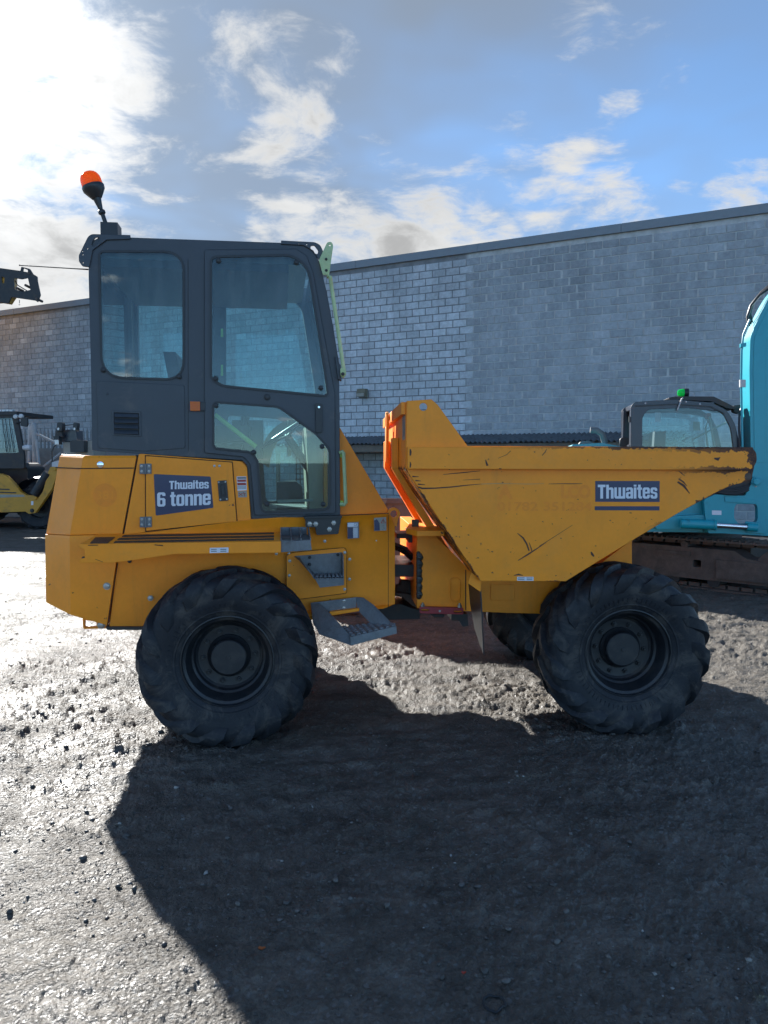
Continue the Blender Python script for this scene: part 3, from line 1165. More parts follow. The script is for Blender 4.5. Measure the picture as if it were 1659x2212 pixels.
# ---------------------------------------------------------------- wheels
def tyre_mesh():
    mb = MB()
    prof = [(0.262, -0.150), (0.285, -0.172), (0.325, -0.188), (0.37, -0.199), (0.42, -0.204), (0.455, -0.198), (0.482, -0.180),
            (0.499, -0.148), (0.506, -0.09), (0.508, 0.0)]
    prof = prof + [(r, -y) for (r, y) in reversed(prof[:-1])]
    mb.lathe(prof, 80)
    # moulded rings on the side wall
    for s in (-1, 1):
        mb.lathe([(0.300, s * 0.180), (0.305, s * 0.186), (0.312, s * 0.186), (0.317, s * 0.188)], 80)
    for s in (-1, 1):
        for k in range(72):
            a = 2 * math.pi * k / 72
            ca, sa = math.cos(a), math.sin(a)
            q = []
            for (rr, yy) in ((0.326, 0.186), (0.352, 0.193)):
                for sg in (-1, 1):
                    w = sg * 0.0022
                    q.append((rr * ca - w * sa, s * yy, rr * sa + w * ca))
            q = [q[0], q[1], q[3], q[2]]
            mb.hexa(q + [(p[0], p[1] + s * 0.006, p[2]) for p in q])
    ys = [0.004, 0.05, 0.10, 0.145, 0.176, 0.196, 0.201]
    rs = [0.505, 0.505, 0.502, 0.493, 0.478, 0.444, 0.390]
    nr = [(1, 0), (1, 0.02), (0.98, 0.15), (0.85, 0.5), (0.6, 0.8), (0.25, 0.97), (0.05, 1)]
    hs = [0.034, 0.035, 0.038, 0.042, 0.038, 0.028, 0.004]
    ph = [0.0, 6.0, 12.5, 19.0, 24.0, 29.0, 34.0]
    hw = [0.027, 0.030, 0.036, 0.046, 0.054, 0.056, 0.036]
    rg = random.Random(8)
    for s in (-1, 1):
        for k in range(15):
            base = k * 24.0 + (0 if s < 0 else 12.0)
            vs, fs = [], []
            wk = rg.uniform(0.9, 1.1)
            for i in range(7):
                r_, y_, h_ = rs[i], ys[i] * s, hs[i] * rg.uniform(0.9, 1.06)
                a = R(base + ph[i])
                da = hw[i] * wk / r_
                for (rad, yy, q) in ((r_ - 0.006, y_ - s * nr[i][1] * 0.006, 1.18), (r_ + nr[i][0] * h_, y_ + s * nr[i][1] * h_, 0.80)):
                    for sg in (-1, 1):
                        w = a + sg * da * q
                        vs.append((rad * math.cos(w), yy, rad * math.sin(w)))
            for i in range(6):
                o = i * 4
                p = o + 4
                fs += [(o + 2, o + 3, p + 3, p + 2), (o, o + 2, p + 2, p), (o + 1, p + 1, p + 3, o + 3)]
            fs += [(0, 1, 3, 2), (24, 26, 27, 25)]
            mb.add(vs, fs)
    return mb.mesh('tyre', 'tyre_rubber', 38)


def rim_mesh():
    mb = MB()
    mb.lathe([(0.300, -0.120), (0.278, -0.150), (0.276, -0.166), (0.268, -0.168), (0.262, -0.150), (0.246, -0.142), (0.240, -0.128), (0.228, -0.095),
              (0.221, -0.060), (0.208, -0.050), (0.200, -0.024), (0.186, -0.012), (0.105, -0.004), (0.0001, -0.004)], 64)
    mb.lathe([(0.300, 0.12), (0.276, 0.15), (0.262, 0.15), (0.246, 0.12), (0.236, -0.01), (0.20, 0.008), (0.0001, 0.008)], 48)
    return mb.mesh('wheel', 'wheel_paint', 30)


def hub_mesh():
    mb = MB()
    mb.lathe([(0.132, -0.004), (0.130, -0.020), (0.118, -0.030), (0.110, -0.046), (0.108, -0.072), (0.101, -0.078), (0.0001, -0.078)], 40)
    mb.lathe([(0.013, -0.077), (0.013, -0.083), (0.0001, -0.083)], 8)
    return mb.mesh('hub_cap', 'wheel_paint', 30)


tyre_m, rim_m, hub_m = tyre_mesh(), rim_mesh(), hub_mesh()
nut = MB().lathe([(0.016, -0.004), (0.016, -0.022), (0.009, -0.022), (0.009, -0.036), (0.0001, -0.036)], 6).mesh('wheel_nut', 'wheel_paint', 20)


def wheel(frame, x, y, z, spin, flip=False):
    M = frame.M @ Matrix.Translation((x, y, z)) @ (Matrix.Rotation(math.pi, 4, 'Z') if flip else Matrix.Identity(4)) @ Matrix.Rotation(spin, 4, 'Y')
    w = link('wheel', rim_m, dumper, M)
    link('tyre', tyre_m, w, M)
    link('hub_cap', hub_m, w, M)
    for k in range(10):
        a = 2 * math.pi * k / 10 + 0.2
        link('wheel_nut', nut, w, M @ Matrix.Translation((0.158 * math.cos(a), 0, 0.158 * math.sin(a))))
    return w


TR = 0.538
pr_, pf_ = RF.L(491, 1409, 0.03), DF.L(1358, 1404, 0.04)
WZ = TR - 0.014
wheel(RF, pr_.x, 0.205, WZ, 0.15)
wheel(RF, pr_.x, mir(0.205), WZ, 0.6, True)
wheel(DF, pf_.x, 0.205, WZ - 0.003, 0.9)
wheel(DF, pf_.x, mir(0.205), WZ - 0.003, 0.2, True)
for (fr_, x_) in ((RF, pr_.x), (DF, pf_.x)):
    mb = MB()
    mb.cyl((x_, 0.2, WZ), (x_, mir(0.2), WZ), 0.085, n=20)
    mb.lathe([(0.001, 0), (0.001, 0)], 3)
    mb.box(x_ - 0.16, x_ + 0.16, 0.85, 1.35, WZ - 0.15, WZ + 0.16)
    mb.build('axle', 'black_steel', dumper, fr_)

# ---------------------------------------------------------------- rear half: hood, counterweight, chassis
HD = 0.42
top = [RF.L(294, 984, HD), RF.L(179, 984, HD), RF.L(128.5, 981.5, HD + 0.2)]
rdg = [RF.L(264, 1153, HD), RF.L(151, 1156, HD), RF.L(99.5, 1153, HD + 0.2)]
ztop = sum(p.z for p in top) / 3


def both(loop):
    return loop + [Vector((p.x, mir(p.y), p.z)) for p in reversed(loop)]


mb = MB()
ins = [Vector((p.x + (0.012 if i == 2 else 0.004 if i == 1 else 0), p.y + 0.014, p.z)) for i, p in enumerate(top)]
lip = [Vector((p.x, p.y, p.z - 0.016)) for p in top]
lo = both(rdg)
n = 6
mb.add(both(ins) + both(lip) + lo, [tuple(range(6)), tuple(range(17, 11, -1))] + [(i, (i + 1) % 6, 6 + (i + 1) % 6, 6 + i) for i in range(6)] + [(6 + i, 6 + (i + 1) % 6, 12 + (i + 1) % 6, 12 + i) for i in range(6)])
hood = mb.build('hood', 'yellow_paint', dumper, RF, 25)
# seam round the hood lid
mb = MB()
a0, a1, a2 = RF.L(290, 1010, HD - 0.0015), RF.L(171, 1011, HD - 0.0015), RF.L(120.5, 1009, HD + 0.1985)
b0, b1, b2 = RF.L(290, 1012, HD - 0.0015), RF.L(170.5, 1013, HD - 0.0015), RF.L(120, 1011, HD + 0.1985)
mb.slab([a0, a1, b1, b0], 0.0015)
mb.slab([a1, a2, b2, b1], 0.0015)
mb.build('lid_seam', 'seam_dark', hood, RF)
mb = MB()
mb.lathe([(0.020, 0.0), (0.020, -0.006), (0.012, -0.008), (0.0001, -0.008)], 14)
link('lid_latch', mb.mesh('lid_latch', 'chrome'), hood, RF.M @ Matrix.Translation(RF.L(217, 1003.5, HD)))
# ghost of a removed round sticker
panel('ghost_sticker', circle(226.5, 1069.5, 25.5, 36), HD - 0.0016, HD - 0.0002, 'ghost_print', hood)
lettering('ghost_number', '381', RF, (209, 1061, 244, 1079), HD - 0.0022, 'yellow_paint', hood, bold=0.0)

BD = 0.385
ctop = [RF.L(262, 1155, BD), RF.L(151, 1157.5, BD), RF.L(98, 1154.5, BD + 0.21)]
cmid = [RF.L(258, 1166, BD - 0.004), RF.L(150.5, 1166, BD - 0.004), RF.L(97.5, 1162, BD + 0.205)]
cbot = [RF.L(231, 1350.5, BD), RF.L(152.5, 1328, BD), RF.L(99.5, 1301, BD + 0.21)]
mb = MB()
A, B_, C_ = both(ctop), both(cmid), both(cbot)
mb.add(A + B_ + C_, [tuple(range(6)), tuple(range(17, 11, -1))] + [(i, (i + 1) % 6, 6 + (i + 1) % 6, 6 + i) for i in range(6)] + [(6 + i, 6 + (i + 1) % 6, 12 + (i + 1) % 6, 12 + i) for i in range(6)])
cw = mb.build('counterweight', 'yellow_paint', dumper, RF, 20)
bolt(RF, 231, 1266, BD, 0.017, cw, n=12, name='plug')
for (a, b, w_) in (((146, 1237), (149, 1275), 1.2), ((140, 1246), (147, 1268), 0.8), ((116, 1280), (124, 1278), 1.6), ((134, 1278.5), (151, 1282), 2.2), ((156, 1281), (159, 1280), 2)):
    strip('scratch', a, b, w_, BD - 0.0012 + (0.02 if a[0] < 130 else 0.0), 'seam_dark', cw, RF, 0.001) if a[0] > 150 else None
# tow loop under the counterweight
mb = MB()
mb.plate(RF.poly(rounded([(178, 1328), (230, 1345), (236, 1357), (180, 1359)], 3), 0.50), [RF.poly(rounded([(182.5, 1339), (208.5, 1343), (208.5, 1353.5), (183, 1355.5)], 3), 0.50)], 0.50, 0.53)
tow = mb.build('tow_loop', 'yellow_paint', dumper, RF)
bolt(RF, 218.6, 1350, 0.50, 0.020, tow)

# hood side panel and its access door
panel('hood_side', rounded([(300, 980), (521, 996.5), (533.5, 1009), (542, 1124), (268, 1155)], [4, 6, 4, 0, 0]), HD, HD + 0.05, 'yellow_paint')
panel('hood_gap', [(293, 983), (301, 983), (269, 1154), (261, 1154)], HD + 0.012, HD + 0.03, 'seam_dark')
mb = MB()
xa, xb = RF.L(296, 1050, HD).x, RF.L(538, 1050, HD).x
mb.box(xa - 0.06, xb - 0.02, HD + 0.05, mir(HD + 0.05), RF.L(400, 1150, HD).z, RF.L(400, 996, HD).z)
mb.build('hood_core', 'yellow_paint', dumper, RF)
far = RF.poly([(300, 980), (521, 996.5), (533.5, 1009), (542, 1124), (268, 1155)], HD)
MB().plate(far, (), mir(HD + 0.05), mir(HD)).build('hood_side', 'yellow_paint', dumper, RF)
dpts = [(315, 985), (501, 999), (511, 1126), (315.6, 1147)]
panel('door_gap', widen(dpts, 1.9), HD - 0.003, HD - 0.0002, 'seam_dark')
adoor = panel('access_door', rounded(dpts, 2), HD - 0.014, HD - 0.0032, 'yellow_paint')
for (x0, y0, x1, y1) in ((301.5, 1002, 327, 1024), (302, 1116.6, 327.7, 1139.3)):
    hg = panel('hinge', rounded([(x0, y0), (x1, y0 - 0.6), (x1, y1 - 0.6), (x0, y1)], 1.2), HD - 0.022, HD - 0.0145, 'galvanised', adoor)
    mb = MB()
    mb.cyl(RF.L((x0 + x1) / 2, y0, HD - 0.022), RF.L((x0 + x1) / 2, y1, HD - 0.022), 0.008, n=10)
    mb.build('hinge_pin', 'galvanised', adoor, RF)
    for bx in (x0 + 4.5, x1 - 5):
        for by in (y0 + 5, y1 - 6):
            bolt(RF, bx, by, HD - 0.022, 0.0062, adoor, h=0.006, n=12, name='hinge_bolt')
for bx in (463, 474):
    bolt(RF, bx, 1006.4, HD - 0.014, 0.006, adoor, h=0.006, n=12)
dec = panel('decal', rounded([(332, 1024), (455, 1029.4), (461, 1097), (336.5, 1114)], 3), HD - 0.0152, HD - 0.0142, 'navy_print', adoor)
block_lettering('lettering', 'Thwaites', RF, (365.5, 1039, 451, 1057), HD - 0.0162, 'white_print', adoor, -0.022)
block_lettering('lettering', '6 tonne', RF, (339.5, 1064, 455, 1094.5), HD - 0.0162, 'white_print', adoor, -0.035)
hp = [(469.7, 1038.7), (489.3, 1037.3), (493.3, 1081.4), (473.6, 1082.8)]
hpl = panel('handle_plate', rounded(hp, 2), HD - 0.020, HD - 0.0142, 'black_plastic', adoor, holes=[[(475.5, 1047), (485.5, 1046), (488, 1072), (478, 1073)]])
panel('handle_recess', [(475, 1047), (486, 1046), (488.5, 1072), (478, 1073)], HD - 0.0165, HD - 0.0145, 'black_steel', adoor)
panel('handle_paddle', [(478, 1049), (483.5, 1048.5), (486, 1069), (480.5, 1069.5)], HD - 0.0195, HD - 0.0167, 'black_plastic', adoor)
for (bx, by) in ((472.5, 1042), (487, 1041), (476, 1079), (490, 1078)):
    bolt(RF, bx, by, HD - 0.020, 0.0042, adoor, h=0.004, n=12, name='handle_bolt')
# safety stickers right of the door
st = panel('safety_sticker', [(511, 1029.4), (532, 1029), (533, 1059), (513, 1060)], HD - 0.0012, HD - 0.0002, 'white_print')
for (y0, y1, m_) in ((1030.5, 1034.5, 'grey_print'), (1036, 1041, 'red_print'), (1043, 1048.5, 'red_print'), (1050, 1051.2, 'grey_print'), (1052.6, 1053.8, 'grey_print'), (1055.2, 1056.4, 'grey_print')):
    panel('print_line', [(512.5, y0), (531.3, y0 - 0.3), (531.6, y1 - 0.3), (513, y1)], HD - 0.0022, HD - 0.0013, m_, st)
st = panel('safety_sticker', [(513.6, 1061.5), (533, 1060.5), (533.5, 1074), (514.6, 1074.5)], HD - 0.0012, HD - 0.0002, 'stone_paint')
for (a, b) in (((516, 1065), (524, 1071)), ((516, 1071), (524, 1065)), ((526, 1063), (529, 1072)), ((526, 1067), (531, 1066))):
    strip('print_line', a, b, 1.4, HD - 0.0022, 'red_print', st, RF, 0.0008)

# chassis side
CD = 0.40
xc = RF.L(839, 1200, CD).x
ch = [(236, 1356), (254, 1216), (266, 1156), (330, 1149), (543, 1122), (606, 1118), (659, 1118), (736, 1114), (838, 1110), (848, 1122), (856, 1140), (856, 1308), (829, 1315), (716, 1323), (700, 1327), (660, 1345), (304, 1357)]
mb = MB()
cf = lambda x, z: CD + max(0.0, x - xc) * 1.1
mb.plate(RF.poly(ch, CD), (), cf, lambda x, z: mir(cf(x, z)))
chs = mb.build('rear_chassis', 'yellow_paint', dumper, RF)
strip('fold_line', (838.8, 1112), (838.8, 1312), 1.0, CD - 0.0006, 'seam_dark', chs, RF, 0.0005)
strip('seam', (254.5, 1217), (231.8, 1352), 1.3, BD - 0.002, 'seam_dark', chs, RF)
bolt(RF, 325, 1292, CD, 0.014, chs)
bolt(RF, 280, 1212, CD, 0.010, chs, mat='black_steel')
mb = MB()
mb.plate(RF.poly([(228, 1354), (330, 1354), (330, 1361), (232, 1361)], CD - 0.02), (), CD - 0.02, CD + 0.1)
mb.build('chassis_rail', 'black_steel', dumper, RF)
# cowl plate in front of the cab
pc = [(700, 905), (735, 925), (841, 1106), (840, 1114), (700, 1118)]
mb = MB()
mb.plate(RF.poly(pc, CD + 0.11), (), CD + 0.11, mir(CD + 0.11))
mb.build('cowl', 'yellow_paint', dumper, RF)
strip('seam', (736, 1113.5), (840, 1109), 1.6, CD - 0.0012, 'seam_dark', chs, RF, 0.001)
# lifting lug
c0 = (850.8, 1110)
lug = [(836, 1112), (839, 1103)] + [(c0[0] + 13.5 * math.cos(a), c0[1] + 13.5 * math.sin(a)) for a in [R(v) for v in range(-150, 46, 15)]] + [(857, 1138), (845, 1134)]
panel('lifting_lug', lug, CD + 0.06, CD + 0.09, 'yellow_paint', holes=[circle(c0[0], c0[1], 7.6, 20)])
# removable plate carrying the upper step
ip = rounded([(619, 1200), (632, 1194), (744, 1183.5), (748.5, 1190), (748.5, 1281), (640, 1295), (619, 1292)], 4)
panel('plate_gap', widen(ip, 1.0), CD - 0.003, CD - 0.0002, 'seam_dark')
pl = panel('step_plate', ip, CD - 0.010, CD - 0.0032, 'yellow_paint')
for (bx, by) in ((625.7, 1211.5), (744.6, 1193.5), (744.6, 1272.8), (625, 1243)):
    bolt(RF, bx, by, CD - 0.010, 0.008, pl)
for (bx, by) in ((701.6, 1169), (755.3, 1208), (755, 1251), (624.6, 1196), (597, 1196), (813, 1168)):
    bolt(RF, bx, by, CD, 0.008 if bx < 800 else 0.004, chs)
# maker's plate and warning sticker
cp = panel('maker_plate', [(750, 1128.5), (775.3, 1127.5), (776, 1162.3), (751, 1164)], CD - 0.0018, CD - 0.0004, 'galvanised')
panel('print_panel', [(751, 1129.6), (772.5, 1128.9), (772.7, 1137.5), (751.2, 1138.3)], CD - 0.0026, CD - 0.0019, 'white_print', cp)
lettering('lettering', 'CE', RF, (764.5, 1130.2, 771.5, 1135.7), CD - 0.0034, 'black_plastic', cp, 0.0)
panel('print_panel', [(751.3, 1139.5), (762, 1139.2), (762.4, 1162), (751.6, 1162.8)], CD - 0.0026, CD - 0.0019, 'navy_print', cp)
for i in range(9):
    y = 1140 + i * 2.45
    panel('print_line', [(763, y), (772.8, y - 0.3), (772.9, y + 1.2), (763.1, y + 1.5)], CD - 0.0026, CD - 0.0019, 'white_print', cp)
ws = panel('warning_sticker', [(807.8, 1118.6), (834.3, 1117), (834.6, 1146), (808.3, 1147.2)], CD - 0.0014, CD - 0.0004, 'stone_paint')
panel('print_panel', [(808.4, 1124), (814, 1121.5), (820, 1130), (820.4, 1146), (808.8, 1146.6)], CD - 0.0024, CD - 0.0015, 'navy_print', ws)
tri = [(827.8, 1119.5), (833.6, 1130), (822, 1130.4)]
panel('print_triangle', tri, CD - 0.0024, CD - 0.0015, 'red_print', ws, holes=[[(827.8, 1122.3), (831.6, 1129), (824.2, 1129.2)]])
strip('print_line', (827.8, 1124), (827.8, 1128), 1.4, CD - 0.0024, 'black_plastic', ws, RF, 0.0008)
for (a, b) in (((825, 1135), (830, 1134)), ((830, 1134), (827, 1138)), ((827, 1138), (831, 1141)), ((831, 1141), (826, 1144))):
    strip('print_line', a, b, 1.0, CD - 0.0024, 'grey_print', ws, RF, 0.0008)

# ---------------------------------------------------------------- fender over the rear wheel
fz = (RF.L(171, 1176, 0).z + RF.L(607, 1169, 0).z) / 2
fo = [(171, 1176), (607, 1169), (607, 1194), (377.5, 1197), (296, 1209), (240, 1216), (171.5, 1216), (171.5, 1208), (183, 1205), (183, 1187), (171, 1182)]
fo = RF.poly(fo, 0.0)
fo[0] = (fo[0][0], fz)
fo[1] = (fo[1][0], fz)
mb = MB()
mb.plate(fo, (), 0.0, 0.012)
xl, xr = fo[0][0], fo[1][0]
inner_l = RF.L(250, 1154, HD).x
fzi = (RF.L(592, 1148, 0.41).z + RF.L(266, 1154, 0.41).z) / 2
mb.hexa([(xl, 0.0125, fz - 0.012), (xr, 0.0125, fz - 0.012), (xr, 0.0125, fz), (xl, 0.0125, fz), (inner_l - 0.1, 0.41, fzi - 0.012), (xr, 0.41, fzi - 0.012), (xr, 0.41, fzi), (inner_l - 0.1, 0.41, fzi)])
mb.box(xr - 0.012, xr, 0.0125, 0.40, RF.L(607, 1194, 0).z, fz - 0.012)
fen = mb.build('fender', 'yellow_paint', dumper, RF)


def on_top(name, pts, z, mat, parent, th=0.003):
    k = (fzi - fz) / 0.41
    vs = []
    for p in pts:
        o, r = RF._ray(p[0], p[1])
        vs.append(o + r * ((z + k * o.y - o.z) / (r.z - k * r.y)))
    mb = MB()
    n = len(vs)
    mb.add(vs + [Vector((v.x, v.y, v.z - th)) for v in vs], [tuple(range(n)), tuple(range(2 * n - 1, n - 1, -1))] + [(i, (i + 1) % n, n + (i + 1) % n, n + i) for i in range(n)])
    return mb.build(name, mat, parent, RF)


on_top('grip_strip', rounded([(268, 1155.3), (592, 1149.8), (592, 1153), (263, 1159)], 1), fz + 0.003, 'rubber_strip', fen)
on_top('grip_strip', rounded([(258, 1161.5), (592, 1156.2), (592, 1159.6), (253, 1165.4)], 1), fz + 0.003, 'rubber_strip', fen)
on_top('grip_strip', rounded([(249, 1168.2), (592, 1162.4), (591.5, 1165.6), (245, 1171.8)], 1), fz + 0.003, 'rubber_strip', fen)
on_top('grip_pad', rounded([(206, 1160.5), (249, 1160), (232, 1172.4), (194, 1173)], 1.5), fz + 0.003, 'rubber_strip', fen)
st = panel('pressure_sticker', [(453, 1183.5), (493.6, 1182.5), (493.6, 1193.6), (453, 1194.8)], -0.0012, -0.0002, 'white_print', fen)
for (x0, x1) in ((456, 468), (476, 489)):
    for y in (1186, 1190):
        panel('print_line', [(x0, y), (x1, y - 0.3), (x1, y + 1.5), (x0, y + 1.8)], -0.0022, -0.0013, 'grey_print', fen)
for (a, b, w_) in (((190, 1178), (212, 1177.5), 1.6), ((334, 1177), (352, 1178.5), 2.0), ((206, 1208), (222, 1214), 0.8)):
    strip('scratch', a, b, w_, -0.0012, 'seam_dark', fen, RF, 0.001)
bolt(RF, 181, 1206, 0.02, 0.009, fen, mat='black_steel')

# galvanised foot plate at the end of the fender
GD = 0.02
mb = MB()
mb.plate(RF.poly([(607, 1171), (671, 1166), (673.5, 1188.5), (607, 1193)], GD), (), GD, GD + 0.006)
p0, p1 = RF.L(607, 1170, GD), RF.L(671, 1166, GD)
zt = (p0.z + p1.z) / 2
mb.box(p0.x, p1.x, GD + 0.006, 0.40, zt - 0.006, zt)
zb_ = RF.L(640, 1149, 0.40).z
mb.box(p0.x, p1.x - 0.01, 0.385, 0.394, zt, max(zb_, zt + 0.05))
for f in (0.0, 0.35, 0.68, 1.0):
    x = p0.x + (p1.x - p0.x) * f
    mb.hexa([(x - 0.003, GD + 0.006, zt), (x + 0.003, GD + 0.006, zt), (x + 0.003, GD + 0.006, zt + 0.012), (x - 0.003, GD + 0.006, zt + 0.012),
             (x - 0.003, 0.384, zt), (x + 0.003, 0.384, zt), (x + 0.003, 0.384, zt + 0.05), (x - 0.003, 0.384, zt + 0.05)])
mb.build('foot_plate', 'galvanised', dumper, RF)


def tread_pattern(mb, A, B, Cc, D, nu, nv, h):
    """small raised scallops over the quad A-B (front) / D-C (back)"""
    for i in range(nu):
        for j in range(nv):
            u0, u1 = (i + 0.12) / nu, (i + 0.88) / nu
            v0, v1 = (j + 0.15) / nv, (j + 0.85) / nv
            q = []
            for (u, v) in ((u0, v0), (u1, v0), (u1, v1), (u0, v1)):
                q.append((A * (1 - u) + B * u) * (1 - v) + (D * (1 - u) + Cc * u) * v)
            up = Vector((0, 0, h))
            m_ = [(p * 0.6 + sum(q, Vector()) / 4 * 0.4) + up for p in q]
            mb.hexa(q + m_)


# upper step let into the side
mb = MB()
bt_l, bt_r = RF.L(637, 1201, CD - 0.012), RF.L(739, 1193, CD - 0.012)
tb_l, tb_r = RF.L(683, 1238, CD - 0.012), RF.L(737, 1234, CD - 0.012)
tf_l, tf_r = RF.L(680, 1250.5, CD - 0.17), RF.L(743, 1247.5, CD - 0.17)
lf_l, lf_r = RF.L(691, 1269.5, CD - 0.165), RF.L(743, 1264, CD - 0.165)
zz = (tf_l.z + tf_r.z) / 2
for p in (tb_l, tb_r, tf_l, tf_r):
    p.z = zz
mb.slab([bt_l, bt_r, tb_r, tb_l], 0.005)
mb.slab([tb_l, tb_r, tf_r, tf_l], 0.005)
mb.slab([tf_l, tf_r, lf_r, lf_l], 0.005)
mb.slab([bt_l, tb_l, tf_l, RF.L(650, 1206, CD - 0.10)], 0.005)
mb.slab([bt_r, tb_r, tf_r, RF.L(742, 1200, CD - 0.08)], 0.005)
tread_pattern(mb, tf_l + Vector((0, 0, 0.006)), tf_r + Vector((0, 0, 0.006)), tb_r + Vector((0, 0, 0.006)), tb_l + Vector((0, 0, 0.006)), 7, 4, 0.007)
sp_ = mb.build('upper_step', 'galvanised', dumper, RF)
for (bx, by) in ((669, 1204), (669, 1219), (730, 1198)):
    bolt(RF, bx, by, CD - 0.020, 0.008, sp_, mat='black_steel')

# lower step hung below the side
mb = MB()
lb = [(671, 1302.5), (770, 1290), (770, 1315), (700, 1324)]
mb.plate(RF.poly(lb, CD - 0.012), (), CD - 0.012, CD - 0.004)


def plate3(mb, pts, th):
    q = [Vector(p) for p in pts]
    nn = (q[1] - q[0]).cross(q[2] - q[1]).normalized() * th
    n = len(q)
    return mb.add(q + [p + nn for p in q], [tuple(range(n)), tuple(range(2 * n - 1, n - 1, -1))] + [(i, (i + 1) % n, n + (i + 1) % n, n + i) for i in range(n)])


def lp(px, py, d):
    return RF.L(px, py, d)


TF_L, TF_R = lp(757, 1378, 0.03), lp(856, 1354, 0.13)
TB_R, TB_L = lp(843, 1344.5, 0.31), lp(736, 1356, 0.25)
plate3(mb, [lp(671, 1303, 0.388), lp(691, 1304, 0.36), lp(714, 1326, 0.30), lp(737, 1357, 0.22), lp(757, 1374, 0.04), lp(757.5, 1394, 0.03), lp(689, 1370, 0.20), lp(676, 1345, 0.30)], 0.006)
plate3(mb, [lp(769, 1290, 0.388), lp(784, 1291, 0.36), lp(806, 1306.5, 0.32), lp(844, 1344.5, 0.24), lp(853, 1346, 0.16), lp(857, 1368, 0.13), lp(800, 1346, 0.28), lp(772, 1318, 0.37)], 0.006)
mb.slab([TF_L, TF_R, TB_R, TB_L], 0.005)
mb.slab([lp(757, 1376, 0.028), lp(856.5, 1352.5, 0.128), lp(857, 1368.5, 0.126), lp(757.5, 1395, 0.026)], 0.006)
up_ = Vector((0, 0, 0.007))
tread_pattern(mb, TF_L + up_, TF_R + up_, TB_R + up_, TB_L + up_, 8, 5, 0.008)
sp2 = mb.build('lower_step', 'galvanised', dumper, RF)
for (bx, by) in ((743, 1298), (743, 1313)):
    bolt(RF, bx, by, CD - 0.012, 0.009, sp2)
MB().plate(RF.poly([(712, 1322), (776, 1314), (776, 1320), (716, 1330)], CD - 0.05), (), CD - 0.05, CD + 0.2).build('floor_edge', 'yellow_paint', dumper, RF)

# ---------------------------------------------------------------- cab
KD = 0.45
cab_out = [(199, 972), (196.5, 795), (191.5, 600), (191.5, 540), (197, 522), (215, 512.5), (281, 513), (607, 524.5), (655, 528), (677, 541), (690, 566), (706, 631), (720, 708), (731, 775),
           (733, 832), (735, 1117), (543, 1121.5), (534, 1006), (523, 994), (310, 981), (212, 974.5)]
win_r = rounded([(216, 545), (394, 546), (394, 818), (222, 812)], [10, 42, 40, 46], 7)
door_out = [(442, 540), (640, 538), (662, 552), (676, 590), (712, 790), (723, 850), (725, 1109), (550, 1113), (541, 1003), (527, 987), (442, 978)]
win_d = rounded([(458, 557), (632, 553), (664, 580), (699, 800), (706, 853), (480, 831), (458, 816)], [10, 24, 30, 6, 8, 14, 10], 6)
win_l = rounded([(463, 871), (601, 881), (681, 939), (710, 972), (710, 1098), (567, 1104), (559, 996), (545, 974), (463, 966)], [8, 10, 6, 10, 12, 12, 8, 10, 8], 5)
cabf = panel('cab_frame', cab_out, KD, KD + 0.05, 'charcoal_paint', holes=[win_r, rounded(door_out, 6)])
FARD = mir(KD)
o2 = RF.poly(cab_out, KD)
cx_ = MB()
cx_.plate(o2, [RF.poly(win_r, KD), RF.poly(win_d, KD), RF.poly(win_l, KD)], FARD - 0.05, FARD)
cx_.build('cab_frame', 'charcoal_paint', dumper, RF)
panel('panel_seam', [(405.4, 560), (407, 560), (407.5, 975), (405.8, 975)], KD - 0.0012, KD - 0.0002, 'black_plastic', cabf)
door = panel('door', rounded(door_out, 6), KD - 0.016, KD + 0.022, 'charcoal_paint', holes=[win_d, win_l])
# the door shell is set in the frame opening with a small gap
for wn, par, dd in ((win_r, cabf, KD), (win_d, door, KD - 0.016), (win_l, door, KD - 0.016)):
    panel('gasket', widen(wn, 5.0), dd - 0.007, dd - 0.0005, 'black_plastic', par, holes=[wn])
    panel('pane', widen(wn, 0.6), dd - 0.004, dd + 0.001, 'cab_glass', par)
for wn in (win_r, win_d, win_l):
    MB().plate(RF.poly(widen(wn, 3), KD), (), FARD - 0.030, FARD - 0.026).build('pane', 'cab_glass', cabf, RF)
for (bx, by, dd, par) in ((466.5, 876, KD - 0.023, door), (466, 818, KD - 0.023, door), (693, 838, KD - 0.023, door), (695.6, 964.6, KD - 0.023, door), (576.7, 1089, KD - 0.023, door), (698, 1089, KD - 0.023, door),
                         (548, 977, KD - 0.023, door), (387, 813.7, KD - 0.007, cabf), (223, 799, KD - 0.007, cabf), (472, 563, KD - 0.023, door), (640, 567, KD - 0.023, door)):
    bolt(RF, bx, by, dd, 0.0125, par, mat='black_plastic', h=0.012, n=12, name='glass_clip')
# door lock, handle
bolt(RF, 577, 858, KD - 0.016, 0.016, door, mat='black_plastic', h=0.012, n=12, name='door_button')
dh = panel('door_handle', rounded([(681, 870.5), (697, 872), (696, 934), (683, 935)], 3), KD - 0.034, KD - 0.017, 'black_plastic', door)
bolt(RF, 689, 879.5, KD - 0.034, 0.005, door, mat='chrome', h=0.008, n=12, name='lock_barrel')
# amber side marker
tl = panel('side_marker', [(410.5, 867), (432, 867.5), (432, 887.5), (411, 887)], KD - 0.028, KD - 0.0005, 'amber_lens', cabf)
panel('marker_base', [(432, 868), (444, 869), (443, 887), (432, 887.3)], KD - 0.02, KD - 0.0005, 'black_plastic', cabf)
